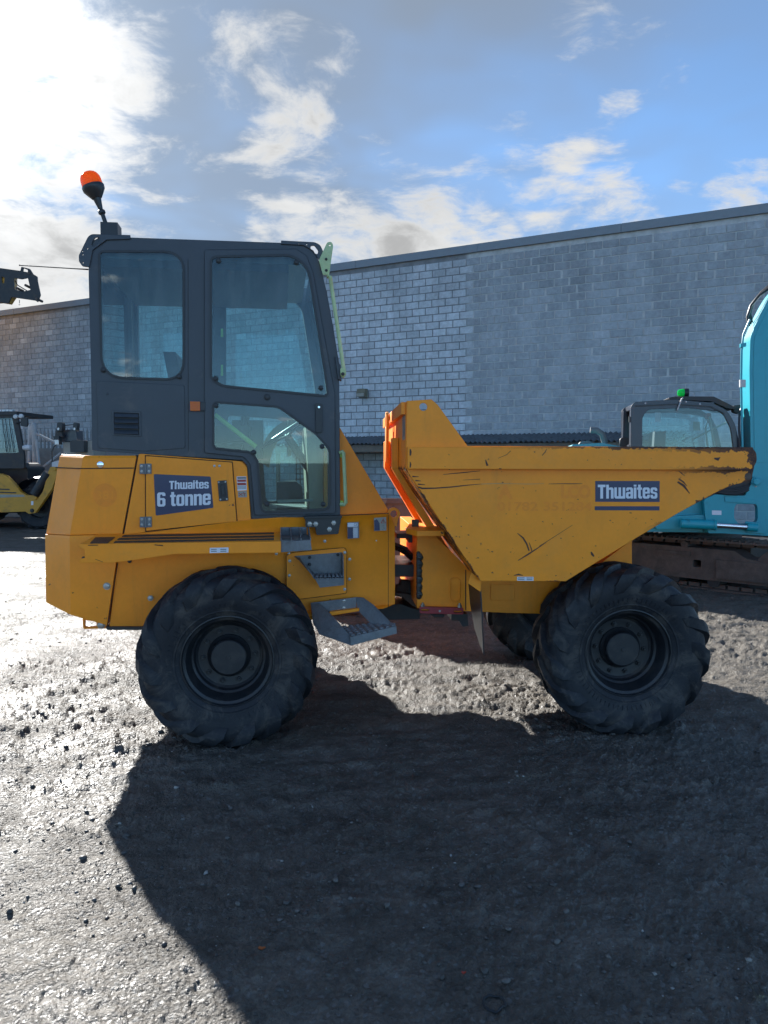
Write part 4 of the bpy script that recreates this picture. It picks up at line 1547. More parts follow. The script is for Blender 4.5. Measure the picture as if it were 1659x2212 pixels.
# louvre vent
panel('vent_back', [(243, 889), (302, 891), (303, 941), (244, 939)], KD - 0.003, KD - 0.0004, 'black_steel', cabf)
for i in range(4):
    y = 892 + i * 12
    a0, a1 = RF.L(247, y, KD - 0.003), RF.L(299, y + 1.2, KD - 0.003)
    b0, b1 = RF.L(247, y + 8.5, KD - 0.022), RF.L(299, y + 9.8, KD - 0.022)
    mb = MB()
    mb.slab([a0, a1, b1, b0], 0.004)
    mb.build('vent_slat', 'charcoal_paint', cabf, RF)
panel('vent_frame', [(241, 887), (304, 889), (305, 943), (242, 941)], KD - 0.010, KD - 0.0006, 'charcoal_paint', cabf, holes=[[(246, 891), (300, 893), (300.5, 939), (247, 937)]])
bolt(RF, 232.6, 851, KD, 0.008, cabf, mat='charcoal_paint', n=12)
for x in (282, 313):
    strip('panel_slot', (x, 862), (x + 0.5, 880), 2.0, KD - 0.0012, 'black_plastic', cabf, RF, 0.001)
# lower rear-quarter panel, set proud of the frame
panel('quarter_panel', rounded([(208, 823), (398, 832), (400, 968), (310, 975), (212, 968)], 5), KD - 0.005, KD - 0.0003, 'charcoal_paint', cabf,
      holes=[rounded([(242, 888), (303, 890), (304, 942), (243, 940)], 1)])
# roof, rear wall, front, floor
mb = MB()
r0, r1 = RF.L(200, 513, KD), RF.L(664, 530, KD)
ia, ib = KD + 0.05, FARD - 0.05
mb.hexa([(r0.x, ia, r0.z - 0.11), (r1.x, ia, r1.z - 0.11), (r1.x, ia, r1.z - 0.004), (r0.x, ia, r0.z - 0.004), (r0.x, ib, r0.z - 0.11), (r1.x, ib, r1.z - 0.11), (r1.x, ib, r1.z - 0.004), (r0.x, ib, r0.z - 0.004)])
mb.build('roof', 'charcoal_paint', cabf, RF)
MB().hexa([(r0.x + 0.03, ia, r0.z - 0.16), (r1.x - 0.12, ia, r1.z - 0.16), (r1.x - 0.12, ia, r1.z - 0.112), (r0.x + 0.03, ia, r0.z - 0.112), (r0.x + 0.03, ib, r0.z - 0.16), (r1.x - 0.12, ib, r1.z - 0.16), (r1.x - 0.12, ib, r1.z - 0.112), (r0.x + 0.03, ib, r0.z - 0.112)]).build('headlining', 'seat_fabric', cabf, RF)
xr0 = RF.L(199, 900, KD).x
zr = [RF.L(199, y, KD).z for y in (972, 800, 640, 520)]
mb = MB()
mb.box(xr0, xr0 + 0.04, ia, ib, zr[0], zr[1])
mb.box(xr0, xr0 + 0.04, ia, ia + 0.10, zr[1], zr[3])
mb.box(xr0, xr0 + 0.04, ib - 0.10, ib, zr[1], zr[3])
mb.build('rear_wall', 'charcoal_paint', cabf, RF)
MB().box(xr0 + 0.012, xr0 + 0.017, ia + 0.08, ib - 0.08, zr[1] - 0.02, zr[3] - 0.05).build('rear_pane', 'cab_glass', cabf, RF)
fp = [RF.L(*q, KD) for q in ((678, 560), (722, 760), (724, 850), (726, 1112))]
mb = MB()
mb.slab([(fp[2].x - 0.03, ia, fp[2].z), (fp[2].x - 0.03, ib, fp[2].z), (fp[3].x - 0.03, ib, fp[3].z), (fp[3].x - 0.03, ia, fp[3].z)], 0.02)
mb.build('front_panel', 'charcoal_paint', cabf, RF)
mb = MB()
mb.slab([(fp[0].x - 0.01, ia, fp[0].z), (fp[0].x - 0.01, ib, fp[0].z), (fp[1].x - 0.01, ib, fp[1].z), (fp[1].x - 0.01, ia, fp[1].z)], 0.005)
mb.slab([(fp[1].x - 0.01, ia, fp[1].z), (fp[1].x - 0.01, ib, fp[1].z), (fp[2].x - 0.01, ib, fp[2].z), (fp[2].x - 0.01, ia, fp[2].z)], 0.005)
mb.build('windscreen', 'cab_glass', cabf, RF)
zfl = RF.L(640, 1116, KD).z
MB().box(RF.L(545, 1110, KD).x, fp[3].x - 0.05, ia, ib, zfl - 0.03, zfl + 0.02).build('cab_floor', 'black_steel', cabf, RF)
# seat, dashboard, wheel and levers inside
sx, sz = RF.L(330, 900, MID).x, RF.L(430, 900, MID).z
mb = MB()
seat_z = RF.L(430, 960, MID).z
bx0 = RF.L(400, 950, MID).x
mb.hexa([(bx0, 0.85, seat_z), (bx0 + 0.46, 0.85, seat_z + 0.02), (bx0 + 0.46, 0.85, seat_z + 0.13), (bx0, 0.85, seat_z + 0.11), (bx0, 1.35, seat_z), (bx0 + 0.46, 1.35, seat_z + 0.02), (bx0 + 0.46, 1.35, seat_z + 0.13), (bx0, 1.35, seat_z + 0.11)])
mb.hexa([(bx0 - 0.02, 0.86, seat_z + 0.1), (bx0 + 0.10, 0.86, seat_z + 0.1), (bx0 - 0.03, 0.88, seat_z + 0.62), (bx0 - 0.11, 0.88, seat_z + 0.62), (bx0 - 0.02, 1.34, seat_z + 0.1), (bx0 + 0.10, 1.34, seat_z + 0.1), (bx0 - 0.03, 1.32, seat_z + 0.62), (bx0 - 0.11, 1.32, seat_z + 0.62)])
mb.box(bx0 - 0.02, bx0 + 0.40, 0.90, 1.30, zfl + 0.3, seat_z)
mb.build('seat', 'seat_fabric', cabf, RF)
dx = RF.L(668, 930, MID).x
dzt = RF.L(668, 925, MID).z
mb = MB()
mb.hexa([(dx - 0.02, 0.62, zfl + 0.02), (fp[3].x - 0.055, 0.62, zfl + 0.02), (fp[3].x - 0.055, 0.62, dzt + 0.1), (dx - 0.04, 0.62, dzt), (dx - 0.02, 1.58, zfl + 0.02), (fp[3].x - 0.055, 1.58, zfl + 0.02), (fp[3].x - 0.055, 1.58, dzt + 0.1), (dx - 0.04, 1.58, dzt)])
mb.build('dashboard', 'tan_trim', cabf, RF)
# steering wheel
sw = RF.L(615, 935, MID)
mb = MB()
ax = Vector((-0.55, 0, 0.83)).normalized()
u_, v_ = Vector((0, 1, 0)), ax.cross(Vector((0, 1, 0)))
ring = [sw + (u_ * math.cos(2 * math.pi * i / 24) + v_ * math.sin(2 * math.pi * i / 24)) * 0.19 for i in range(25)]
mb.tube(ring, 0.014, 8)
for a in (0, 120, 240):
    mb.tube([sw - ax * 0.03, sw + (u_ * math.cos(R(a)) + v_ * math.sin(R(a))) * 0.19], 0.010, 6)
mb.tube([sw - ax * 0.02, sw - ax * 0.5], 0.03, 10)
mb.build('steering_wheel', 'black_plastic', cabf, RF)
mb = MB()
g0, g1 = RF.L(464, 896, KD + 0.09), RF.L(553, 965, KD + 0.09)
mb.tube([g0, g1], 0.016, 10)
mb.build('grab_rail', 'lime_paint', door, RF)
mb = MB()
l0, l1 = RF.L(625, 985, MID), RF.L(627, 930, MID)
mb.tube([l0, l1], 0.012, 8)
mb.tube([l1, l1 + Vector((0, 0, 0.07))], 0.02, 8)
mb.build('gear_lever', 'tan_trim', cabf, RF)
mb = MB()
q0, q1 = RF.L(530, 900, MID), RF.L(523, 945, MID)
mb.tube([q1, q0], 0.03, 8)
mb.box(q0.x - 0.10, q0.x + 0.12, 1.2, 1.5, seat_z - 0.1, seat_z + 0.18)
mb.build('arm_console', 'black_plastic', cabf, RF)
# guard mesh, tool box and sill seen through the lower door
mb = MB()
yy = FARD - 0.075
for i in range(9):
    x = 640 + i * 8
    mb.tube([RF.L(x, 978, yy), RF.L(x + 1, 1082, yy)], 0.0035, 5)
for i in range(10):
    y = 980 + i * 11
    mb.tube([RF.L(638, y, yy), RF.L(706, y - 1, yy)], 0.0035, 5)
mb.build('guard_mesh', 'black_plastic', cabf, RF)
panel('tool_box', rounded([(598, 1042), (640, 1040), (652, 1050), (656, 1086), (598, 1088)], 3), 0.95, 1.25, 'black_plastic', cabf)
panel('floor_sill', [(598, 1080), (676, 1078), (676, 1083), (600, 1086)], KD + 0.10, KD + 0.14, 'stone_paint', cabf)
mb = MB()
arch = [RF.L(648 + 88 * math.cos(a), 1000 + 98 * math.sin(a), 1.30) for a in [R(v) for v in range(182, 301, 12)]]
for k in range(len(arch) - 1):
    p, q_ = arch[k], arch[k + 1]
    mb.hexa([p, q_, q_ + Vector((0, 0.18, 0)), p + Vector((0, 0.18, 0)), p + Vector((0.07, 0, -0.05)), q_ + Vector((0.07, 0, -0.05)), q_ + Vector((0.07, 0.18, -0.05)), p + Vector((0.07, 0.18, -0.05))])
mb.build('console_arch', 'tan_trim', cabf, RF)
# yellow reflective tape on the pillar inside
for (y0, y1) in ((710, 728), (788, 812)):
    panel('tape', [(477, y0), (482, y0), (482, y1), (477, y1)], KD + 0.052, KD + 0.054, 'lime_paint', cabf)

# roof brackets
br = rounded([(198, 505.5), (281.4, 507.7), (281.4, 516), (230, 518), (200, 540), (192.5, 577), (177.7, 575), (170.5, 565), (170, 552), (190, 511)], [6, 1, 0, 0, 0, 1, 3, 3, 3, 6], 4)
slot = rounded([(206, 513), (215, 513), (214.5, 520), (203, 533), (197, 530), (199, 522)], 3)
panel('roof_bracket', br, KD - 0.012, KD - 0.0005, 'charcoal_paint', cabf, holes=[slot] + [circle(x, y, 1.5, 8) for (x, y) in ((178, 543), (189, 537), (179, 550), (179.5, 567.5))])
br2 = rounded([(607, 519.5), (680, 523), (692, 529), (699, 545), (690, 563), (676, 541), (655, 529.5), (607, 527)], [1, 5, 6, 4, 3, 0, 0, 0], 4)
slot2 = rounded([(671, 531), (679, 530), (687, 541), (686, 549), (681, 548), (671, 538)], 3)
panel('roof_bracket', br2, KD - 0.012, KD - 0.0005, 'charcoal_paint', cabf, holes=[slot2] + [circle(x, y, 1.4, 8) for (x, y) in ((645.5, 527), (662.5, 528))])
far_b = RF.poly(br, KD)
MB().plate(far_b, (), FARD + 0.0005, FARD + 0.012).build('roof_bracket', 'charcoal_paint', cabf, RF)
far_b = RF.poly(br2, KD)
MB().plate(far_b, (), FARD + 0.0005, FARD + 0.012).build('roof_bracket', 'charcoal_paint', cabf, RF)

# beacon
q = RF.L(238, 507, KD + 0.06)
mb = MB()
z1 = RF.L(238, 484, KD + 0.06).z
xa, xb = RF.L(220, 495, KD + 0.06).x, RF.L(257, 495, KD + 0.06).x
mb.box(xa, xb, KD + 0.02, KD + 0.14, q.z - 0.02, z1)
mb.build('beacon_mount', 'black_plastic', cabf, RF)
s0, s1 = RF.L(229, 485, KD + 0.07), RF.L(209, 427, KD + 0.07)
mb = MB()
axb = (s1 - s0).normalized()
mb.tube([s0 - axb * 0.02, s0 + axb * 0.06, s0 + axb * 0.07, s0 + axb * 0.085, s0 + axb * 0.095, s1], [0.013, 0.013, 0.022, 0.022, 0.013, 0.026], 12)
mb.build('beacon_stem', 'black_plastic', cabf, RF)
Lh = (RF.L(205, 403, KD + 0.07) - s1).length
rb_ = (RF.L(229.5, 405, KD + 0.07) - RF.L(180, 403, KD + 0.07)).length / 2
MBm = Matrix.Translation(s1) @ axb.to_track_quat('Z', 'Y').to_matrix().to_4x4()


def along(prof, n=28):
    m_ = MB()
    m_.lathe(prof, n, axis='Z')
    m_.v = [tuple(MBm @ Vector(p)) for p in m_.v]
    return m_


along([(0.0001, -0.005), (0.030, -0.005), (rb_ * 0.72, Lh * 0.32), (rb_ * 0.97, Lh * 0.70), (rb_, Lh * 1.0), (rb_ * 0.97, Lh * 1.08), (0.0001, Lh * 1.08)]).build('beacon_base', 'black_plastic', cabf, RF)
hb = (RF.L(198, 373, KD + 0.07) - RF.L(205, 404, KD + 0.07)).length
dome = [(rb_ * 0.93, Lh * 1.08)]
for i in range(9):
    a = i / 8 * math.pi / 2
    dome.append((max(0.0001, rb_ * 0.92 * math.cos(a) ** 0.7 if i < 8 else 0.0001), Lh * 1.08 + hb * 0.35 + hb * 0.65 * math.sin(a)))
along(dome).build('beacon_lens', 'amber_lens', cabf, RF)

# mirror arm at the front of the cab, grab handle below
ma = panel('mirror_plate', rounded([(707, 523), (716, 522), (720, 530), (711, 594), (698, 594), (688.8, 562)], [4, 4, 4, 1, 1, 2], 4), KD - 0.03, KD - 0.022, 'faded_lime_paint', holes=[circle(712.5, 530, 2, 10), circle(704.5, 560, 3, 10)])
mb = MB()
m0, m1 = RF.L(713, 597, KD - 0.03), RF.L(742, 795, KD - 0.05)
mb.tube([m0 + Vector((-0.015, 0.01, 0)), m0, m0 + (m1 - m0) * 0.5, m1, m1 + Vector((0, 0, -0.03))], 0.0125, 10)
mb.build('mirror_arm', 'faded_lime_paint', ma, RF)
panel('arm_bracket', rounded([(735, 795), (747, 795), (748, 810), (742, 817), (736, 812)], 3), KD - 0.06, KD - 0.035, 'faded_lime_paint', ma)
bolt(RF, 740.5, 808, KD - 0.06, 0.009, ma, mat='black_steel')
for (x, y) in ((704.5, 560), (705, 584)):
    bolt(RF, x, y, KD - 0.03, 0.007, ma, mat='black_steel')
panel('arm_foot', [(724, 770), (736, 790), (738, 822), (730, 818)], KD - 0.03, KD + 0.03, 'charcoal_paint', cabf)
mb = MB()
h0, h1 = RF.L(742.5, 979, KD - 0.03), RF.L(747, 1086, KD - 0.03)
mb.tube([RF.L(735, 978, KD - 0.01), RF.L(740, 976, KD - 0.03), h0, h0 + (h1 - h0) * 0.5, h1, RF.L(744, 1090, KD - 0.03), RF.L(736, 1089, KD - 0.01)], 0.0125, 10)
gh = mb.build('grab_handle', 'faded_lime_paint', dumper, RF)
for (y0, y1) in ((974, 988), (1081, 1094)):
    panel('handle_bracket', [(735, y0), (742, y0 + 1), (742, y1), (735, y1)], KD - 0.012, KD + 0.02, 'lime_paint', gh)
# aerial off the back of the cab
mb = MB()
mb.tube([RF.L(191, 582, KD + 0.1), RF.L(160, 580.3, KD + 0.1), RF.L(44, 573.3, KD + 0.1), RF.L(41.5, 573, KD + 0.1)], [0.005, 0.0035, 0.003, 0.005], 8)
mb.build('aerial', 'black_plastic', cabf, RF)
# cab mounting bracket
cbk = panel('cab_mount', rounded([(659.4, 1118), (737.6, 1116.5), (731, 1153.5), (684, 1156), (681, 1139), (660, 1139)], [1, 1, 3, 3, 1, 3]), CD - 0.035, CD - 0.0005, 'black_plastic')
panel('cab_mount_lip', [(657, 1116), (739, 1114), (739, 1118.5), (657, 1120.5)], CD - 0.05, CD + 0.1, 'black_plastic', cbk)
for (bx, by) in ((669, 1131.7), (682, 1131.7), (720.7, 1129.4), (711.7, 1143)):
    bolt(RF, bx, by, CD - 0.035, 0.012, cbk)

# ---------------------------------------------------------------- steering joint between the halves
JX = DF.L(870, 1200, 1.0).x
mb = MB()
mb.plate(DF.poly([(815, 1309), (866, 1305), (885, 1312), (907, 1318), (907, 1337), (815, 1340)], 0.8), (), 0.8, 1.4)
mb.build('pivot_beam', 'black_steel', dumper, DF)
panel('joint_block', [(857, 1153), (883, 1152), (883, 1146), (903, 1146), (903, 1172), (883, 1172), (883, 1163), (857, 1163)], 0.75, 1.0, 'black_steel', frame=DF)
panel('joint_beam', [(840, 1220), (903, 1220), (903, 1246), (840, 1246)], 0.65, 1.2, 'black_steel', frame=DF)
panel('joint_web', [(888, 1172), (903, 1172), (903, 1222), (888, 1222)], 0.95, 1.02, 'yellow_paint', frame=DF)
panel('joint_web', [(888, 1246), (903, 1246), (903, 1258), (888, 1258)], 0.95, 1.02, 'yellow_paint', frame=DF)
mb = MB()
for (c_, r_) in (((872, 1262), 0.05), ((892, 1268), 0.055), ((880, 1280), 0.045), ((862, 1272), 0.04)):
    p = DF.L(c_[0], c_[1], 0.9)
    mb.cyl(p + Vector((0, 0, -0.05)), p + Vector((0.01, 0, 0.03)), r_, r_ * 0.85, 10)
mb.plate(DF.poly([(850, 1280), (880, 1283), (903, 1290), (903, 1312), (890, 1308), (870, 1290)], 0.8), (), 0.8, 1.2)
mb.build('pivot_pin', 'rusty_steel', dumper, DF)
mb = MB()
for k in range(3):
    y = 0.72 + 0.05 * k
    pts = [(850, 1176 + 3 * k), (864, 1181 + 3 * k), (876, 1186 + 4 * k), (886, 1198 + 3 * k), (896, 1206 + 3 * k), (905, 1208 + 2 * k)]
    mb.tube([DF.L(a, b, y) for (a, b) in pts], 0.017, 8)
mb.build('hydraulic_hose', 'grease', dumper, DF)

# ---------------------------------------------------------------- front half: chassis and skip
FD = 0.42
fc = [(901, 1147), (930, 1147), (1037, 1254), (1222, 1256), (1300, 1215), (1365, 1166), (1365, 1240), (1250, 1328), (1097, 1324), (1003, 1320), (901, 1313.5)]
fch = panel('front_chassis', fc, FD, mir(FD), 'yellow_paint', frame=DF)
strip('weld_line', (1006, 1231), (1006, 1318), 2.2, FD - 0.0012, 'seam_dark', fch, DF, 0.001)
ov = rounded([(971, 1247), (995, 1247), (995, 1300), (971, 1300)], 12, 6)
panel('pressed_rib', ov, FD - 0.006, FD - 0.0004, 'yellow_paint', fch, DF, holes=[widen(ov, -2.6)])
panel('access_cover', rounded([(1060, 1262), (1112, 1262), (1112, 1297), (1060, 1297)], 3), FD - 0.006, FD - 0.0004, 'yellow_paint', fch, DF)
# grease along the rear edge of the block
mb = MB()
rg = random.Random(4)
for i in range(34):
    y = 1195 + i * 2.9 + rg.uniform(-1, 1)
    wv = 6 + 7 * abs(math.sin(i * 0.55)) * rg.uniform(0.5, 1.1)
    p = DF.L(901 + wv * 0.45, y, FD - 0.002)
    rr = wv * 0.0016 + 0.004
    mb.lathe([], 3)
    sph = [(rr * math.cos(a) , rr * 0.45 * math.sin(a)) for a in [R(v) for v in (-90, -45, 0, 45, 90)]]
    m2 = MB().lathe([(max(0.0005, u), v) for (u, v) in sph], 8)
    mb.add([(p.x + v[0], p.y + v[1], p.z + v[2] * 0.9) for v in m2.v], m2.f)
mb.build('grease_smear', 'grease', fch, DF)
# top pivot plate
zpt = DF.L(901, 1146, FD).z
mb = MB()
tp = [DF.Lz(x, y, zpt + 0.02) for (x, y) in ((877.5, 1141), (886, 1129), (909, 1129.5), (960, 1132), (960, 1146), (901, 1146.5))]
n = len(tp)
mb.add(tp + [p - Vector((0, 0, 0.035)) for p in tp], [tuple(range(n)), tuple(range(2 * n - 1, n - 1, -1))] + [(i, (i + 1) % n, n + (i + 1) % n, n + i) for i in range(n)])
ppl = mb.build('pivot_plate', 'yellow_paint', dumper, DF)
bp_ = DF.Lz(897, 1137, zpt + 0.02)
mb = MB()
mb.box(bp_.x - 0.022, bp_.x + 0.022, bp_.y - 0.02, bp_.y + 0.02, bp_.z, bp_.z + 0.045)
mb.build('pivot_bolt', 'rusty_steel', ppl, DF)
# red articulation lock bar
rbp = rounded([(907, 1311), (1001, 1313.5), (1001, 1327.5), (907, 1325)], 3)
rb = panel('lock_bar', rbp, FD - 0.06, FD - 0.03, 'red_paint', frame=DF, holes=[rounded([(909.5, 1315.5), (927, 1316), (927, 1320.5), (909.5, 1320)], 2), rounded([(980, 1319), (999, 1319.5), (999, 1324), (980, 1323.5)], 2)])
panel('lock_bar_back', rbp, FD - 0.029, FD - 0.001, 'yellow_paint', rb, DF)
for (x, y) in ((913, 1311), (993, 1312)):
    p = DF.L(x, y, FD - 0.045)
    mb = MB()
    mb.cyl(p - Vector((0, 0, 0.002)), p + Vector((0, 0, 0.016)), 0.015, n=6)
    mb.cyl(p + Vector((0, 0, 0.016)), p + Vector((0, 0, 0.028)), 0.008, n=8)
    mb.build('bolt', 'bolt_steel', rb, DF)
bolt(DF, 950, 1320, FD - 0.06, 0.006, rb)
# things hanging below
mb = MB()
mb.plate(DF.poly([(975, 1326), (1010, 1326), (1012, 1352), (1000, 1354), (992, 1342), (975, 1340)], 0.7), (), 0.7, 0.95)
mb.plate(DF.poly([(930, 1327), (960, 1327), (958, 1334), (938, 1334)], 0.6), (), 0.6, 0.9)
mb.build('drop_link', 'black_steel', dumper, DF)

# ---- the skip
SD = -0.02
S2 = 1.86
K = lambda x, y: DF.L(x, y, SD)
tabs = [(879.5, 866), (932, 862.5), (946, 875), (1010, 963), (1626, 966), (1634, 988), (1626, 1022), (1623, 1037), (1566, 1053), (1467, 1107), (1376, 1161), (1222, 1255.5), (1037.5, 1255), (899.5, 1047), (877, 1014)]
e1a, e1b = K(1376, 1161), K(1625, 1034)
rz, rzb = K(1200, 966).z, K(1200, 1015).z
xe = K(1632, 990).x
k1a, k1b = K(877, 1014), K(1037.5, 1255)


def wear(t, co, c, r):
    s = t.new('ShaderNodeSeparateXYZ')
    t.put(s.inputs[0], co)
    X, Z = s.outputs[0], s.outputs[2]
    nz = t.noise(co, 30.0, 6, 0.7)
    nb = t.noise(co, 9.0, 5, 0.65)
    nn = t.math('ADD', t.math('MULTIPLY', t.math('SUBTRACT', nz, 0.5), 0.9), t.math('SUBTRACT', nb, 0.5))

    def line(a, b, width, amp, x0=None, x1=None):
        d = Vector((b.x - a.x, b.z - a.z)).normalized()
        nx, nzv = -d.y, d.x
        dist = t.math('ADD', t.math('MULTIPLY', X, nx), t.math('MULTIPLY', Z, nzv))
        dist = t.math('ABSOLUTE', t.math('SUBTRACT', dist, nx * a.x + nzv * a.z))
        v = t.math('SUBTRACT', t.math('ADD', width, t.math('MULTIPLY', nn, amp)), dist)
        m = t.step(v, -0.001, 0.002)
        if x0 is not None:
            m = t.math('MULTIPLY', m, t.step(X, x0, x1))
        return m
    m = line(e1a, e1b, 0.020, 0.125, K(1380, 1161).x, K(1470, 1100).x)
    for (w_, a_, x0, x1) in ((0.008, 0.055, K(1000, 966).x, K(1400, 966).x), (0.024, 0.085, K(1330, 966).x, K(1600, 966).x)):
        m = t.math('MAXIMUM', m, line(Vector((0, 0, rz)), Vector((1, 0, rz)), w_, a_, x0, x1))
    m = t.math('MAXIMUM', m, line(Vector((0, 0, rzb)), Vector((1, 0, rzb)), 0.016, 0.07, K(1400, 966).x, K(1600, 966).x))
    m = t.math('MAXIMUM', m, line(Vector((xe, 0, 0)), Vector((xe, 0, 1)), 0.065, 0.22))
    m = t.math('MAXIMUM', m, line(k1a, k1b, 0.004, 0.05))
    m = t.math('MAXIMUM', m, line(K(1037, 1256), K(1222, 1256), 0.002, 0.024))
    spk = t.step(t.noise(co, 34.0, 3, 0.6), 0.695, 0.715)
    spk = t.math('MULTIPLY', spk, t.step(t.noise(co, 2.2, 3, 0.5), 0.45, 0.6))
    m = t.math('MAXIMUM', m, spk)
    chips = t.step(t.noise(t.vmath('MULTIPLY', co, (16, 16, 11)), 1.0, 5, 0.7), 0.655, 0.675)
    m = t.math('MAXIMUM', m, t.math('MULTIPLY', chips, t.step(X, K(1380, 990).x, K(1600, 990).x)))
    st = t.noise(t.vmath('MULTIPLY', co, (7.0, 7.0, 0.9)), 1.0, 6, 0.7)
    c = t.mix(t.step(st, 0.54, 0.85, 0.0, 0.26), c, (0.32, 0.13, 0.03))
    du = t.noise(co, 1.9, 8, 0.72, 0.6)
    c = t.mix(t.step(du, 0.50, 0.76, 0.0, 0.26), c, (0.52, 0.26, 0.08))
    rustc = t.mix(t.step(nz, 0.4, 0.6), CHIP, RUST)
    return t.mix(m, c, rustc), t.math('ADD', r, t.math('MULTIPLY', m, 0.25))


material('skip_paint', YEL, 0.42, var=0.07, bevel=0.006, spec=0.32, extra=wear, bump=0.05, bscale=14)
mb = MB()
side = DF.poly(tabs, SD)
hole = DF.poly(circle(914.5, 879, 8.6, 20), SD)
mb.plate(side, [hole], SD, SD + 0.010)
skip = mb.build('skip', 'skip_paint', dumper, DF)
MB().plate(side, [hole], S2 - 0.010, S2).build('side_plate', 'skip_paint', skip, DF)
ya, yb = SD + 0.010, S2 - 0.010


def across(mb, p, q, th):
    """a plate running the width of the skip between two points of its outline"""
    mb.slab([(p.x, ya, p.z), (p.x, yb, p.z), (q.x, yb, q.z), (q.x, ya, q.z)], th)


mb = MB()
kt, kk, kb1, kb2, ke = K(880.5, 867), K(879, 1014), K(1039, 1250), K(1219, 1250), K(1616, 1029)
across(mb, kt, kk, 0.008)
across(mb, kk, kb1, 0.008)
mb.build('back_plate', 'skip_paint', skip, DF)
mb = MB()
across(mb, kb1, kb2, 0.008)
across(mb, kb2, K(1463, 1101), 0.008)
across(mb, K(1463, 1101), ke, 0.008)
mb.build('floor_plate', 'skip_paint', skip, DF)
# folded top edge of the back plate
mb = MB()
xk = kt.x
mb.box(xk - 0.035, xk - 0.0085, ya + 0.02, yb - 0.02, kt.z - 0.075, kt.z - 0.002)
mb.build('back_lip', 'yellow_paint', skip, DF)
# ribs down the back
for yy in (0.50, 1.30):
    mb = MB()
    a0, a1, a2 = K(879, 940), kk, K(990, 1185)
    mb.hexa([(a0.x - 0.05, yy, a0.z), (a0.x - 0.009, yy, a0.z), (a1.x - 0.009, yy, a1.z), (a1.x - 0.05, yy, a1.z), (a0.x - 0.05, yy + 0.12, a0.z), (a0.x - 0.009, yy + 0.12, a0.z), (a1.x - 0.009, yy + 0.12, a1.z), (a1.x - 0.05, yy + 0.12, a1.z)])
    mb.hexa([(a1.x - 0.05, yy, a1.z), (a1.x - 0.009, yy, a1.z), (a2.x - 0.012, yy, a2.z - 0.012), (a2.x - 0.05, yy, a2.z - 0.05), (a1.x - 0.05, yy + 0.12, a1.z), (a1.x - 0.009, yy + 0.12, a1.z), (a2.x - 0.012, yy + 0.12, a2.z - 0.012), (a2.x - 0.05, yy + 0.12, a2.z - 0.05)])
    mb.build('back_rib', 'yellow_paint', skip, DF)
# lifting eye on the back
le = DF.Lx(838, 912, xk - 0.045)
mb = MB()
zz0 = le.z
ey = [(le.y + 0.075 * math.cos(a), zz0 + 0.075 * math.sin(a)) for a in [R(v) for v in range(-20, 201, 20)]] + [(le.y - 0.02, zz0 - 0.30), (le.y + 0.02, zz0 - 0.28)]
eh = circle(le.y, zz0, 0.042, 16)
loops = [ey, eh]
m2 = MB().plate(ey, [eh], 0, 0.02)
mb.add([(xk - 0.062 + v[1], v[0], v[2]) for v in m2.v], m2.f)
mb.build('lifting_eye', 'yellow_paint', skip, DF)
s0 = DF.Lx(872, 915, xk - 0.0095)
mb = MB()
mb.box(xk - 0.0105, xk - 0.0085, 0.04, 0.22, s0.z - 0.10, s0.z + 0.07)
stk = mb.build('load_sticker', 'stone_paint', skip, DF)
for i in range(3):
    MB().box(xk - 0.0118, xk - 0.0106, 0.06 + 0.05 * i, 0.085 + 0.05 * i, s0.z - 0.08, s0.z + 0.05).build('print_line', 'grey_print', skip, DF)
# rim
rimp = rounded([(880.5, 966), (1624, 966.5), (1634, 978), (1635, 998), (1622, 1015), (880.5, 1013)], [2, 4, 6, 8, 8, 3])
mb = MB()
rp = DF.poly(rimp, SD - 0.045)
mb.plate(rp, (), SD - 0.045, SD - 0.0005)
rim_o = mb.build('rim', 'skip_paint', skip, DF)
MB().plate(rp, (), S2 + 0.0005, S2 + 0.045).build('rim', 'skip_paint', skip, DF)
# front lip of the floor
mb = MB()
mb.cyl((ke.x, SD, ke.z), (ke.x, S2, ke.z), 0.022, n=12)
mb.build('front_lip', 'rusty_steel', skip, DF)
# stiffener under the near side
panel('skip_foot', [(1018, 1237), (1040, 1253), (1038, 1279), (1011, 1260)], 0.02, 0.03, 'yellow_paint', skip, DF)
# decals
dec = panel('decal', [(1286, 1039), (1425, 1039), (1425, 1084.3), (1286, 1084)], SD - 0.0014, SD - 0.0003, 'navy_print', skip, DF)
block_lettering('lettering', 'Thwaites', DF, (1291.5, 1047, 1420, 1077), SD - 0.0024, 'white_print', skip)
panel('decal_stripe', [(1285, 1093.6), (1424.5, 1093.6), (1424.5, 1102.6), (1285, 1102.2)], SD - 0.0014, SD - 0.0003, 'navy_print', skip, DF)
lettering('ghost_number', '01782 351284', DF, (1074, 1084, 1279, 1104), SD - 0.0014, 'ghost_print', skip, 0.02)
lettering('ghost_lettering', 'A', DF, (1075, 1047, 1108, 1078), SD - 0.0014, 'ghost_print', skip, 0.05)
lettering('ghost_lettering', 'LCO', DF, (1212, 1047, 1276, 1077), SD - 0.0014, 'ghost_print', skip, 0.05)
st = panel('pressure_sticker', [(1117, 1246), (1152.5, 1246), (1152.5, 1254.6), (1117, 1254.4)], SD - 0.0014, SD - 0.0003, 'white_print', skip, DF)
for (x0, x1) in ((1119, 1133), (1138, 1150)):
    for y in (1247.6, 1251):
        panel('print_line', [(x0, y), (x1, y), (x1, y + 1.6), (x0, y + 1.6)], SD - 0.0024, SD - 0.0015, 'grey_print', skip, DF)


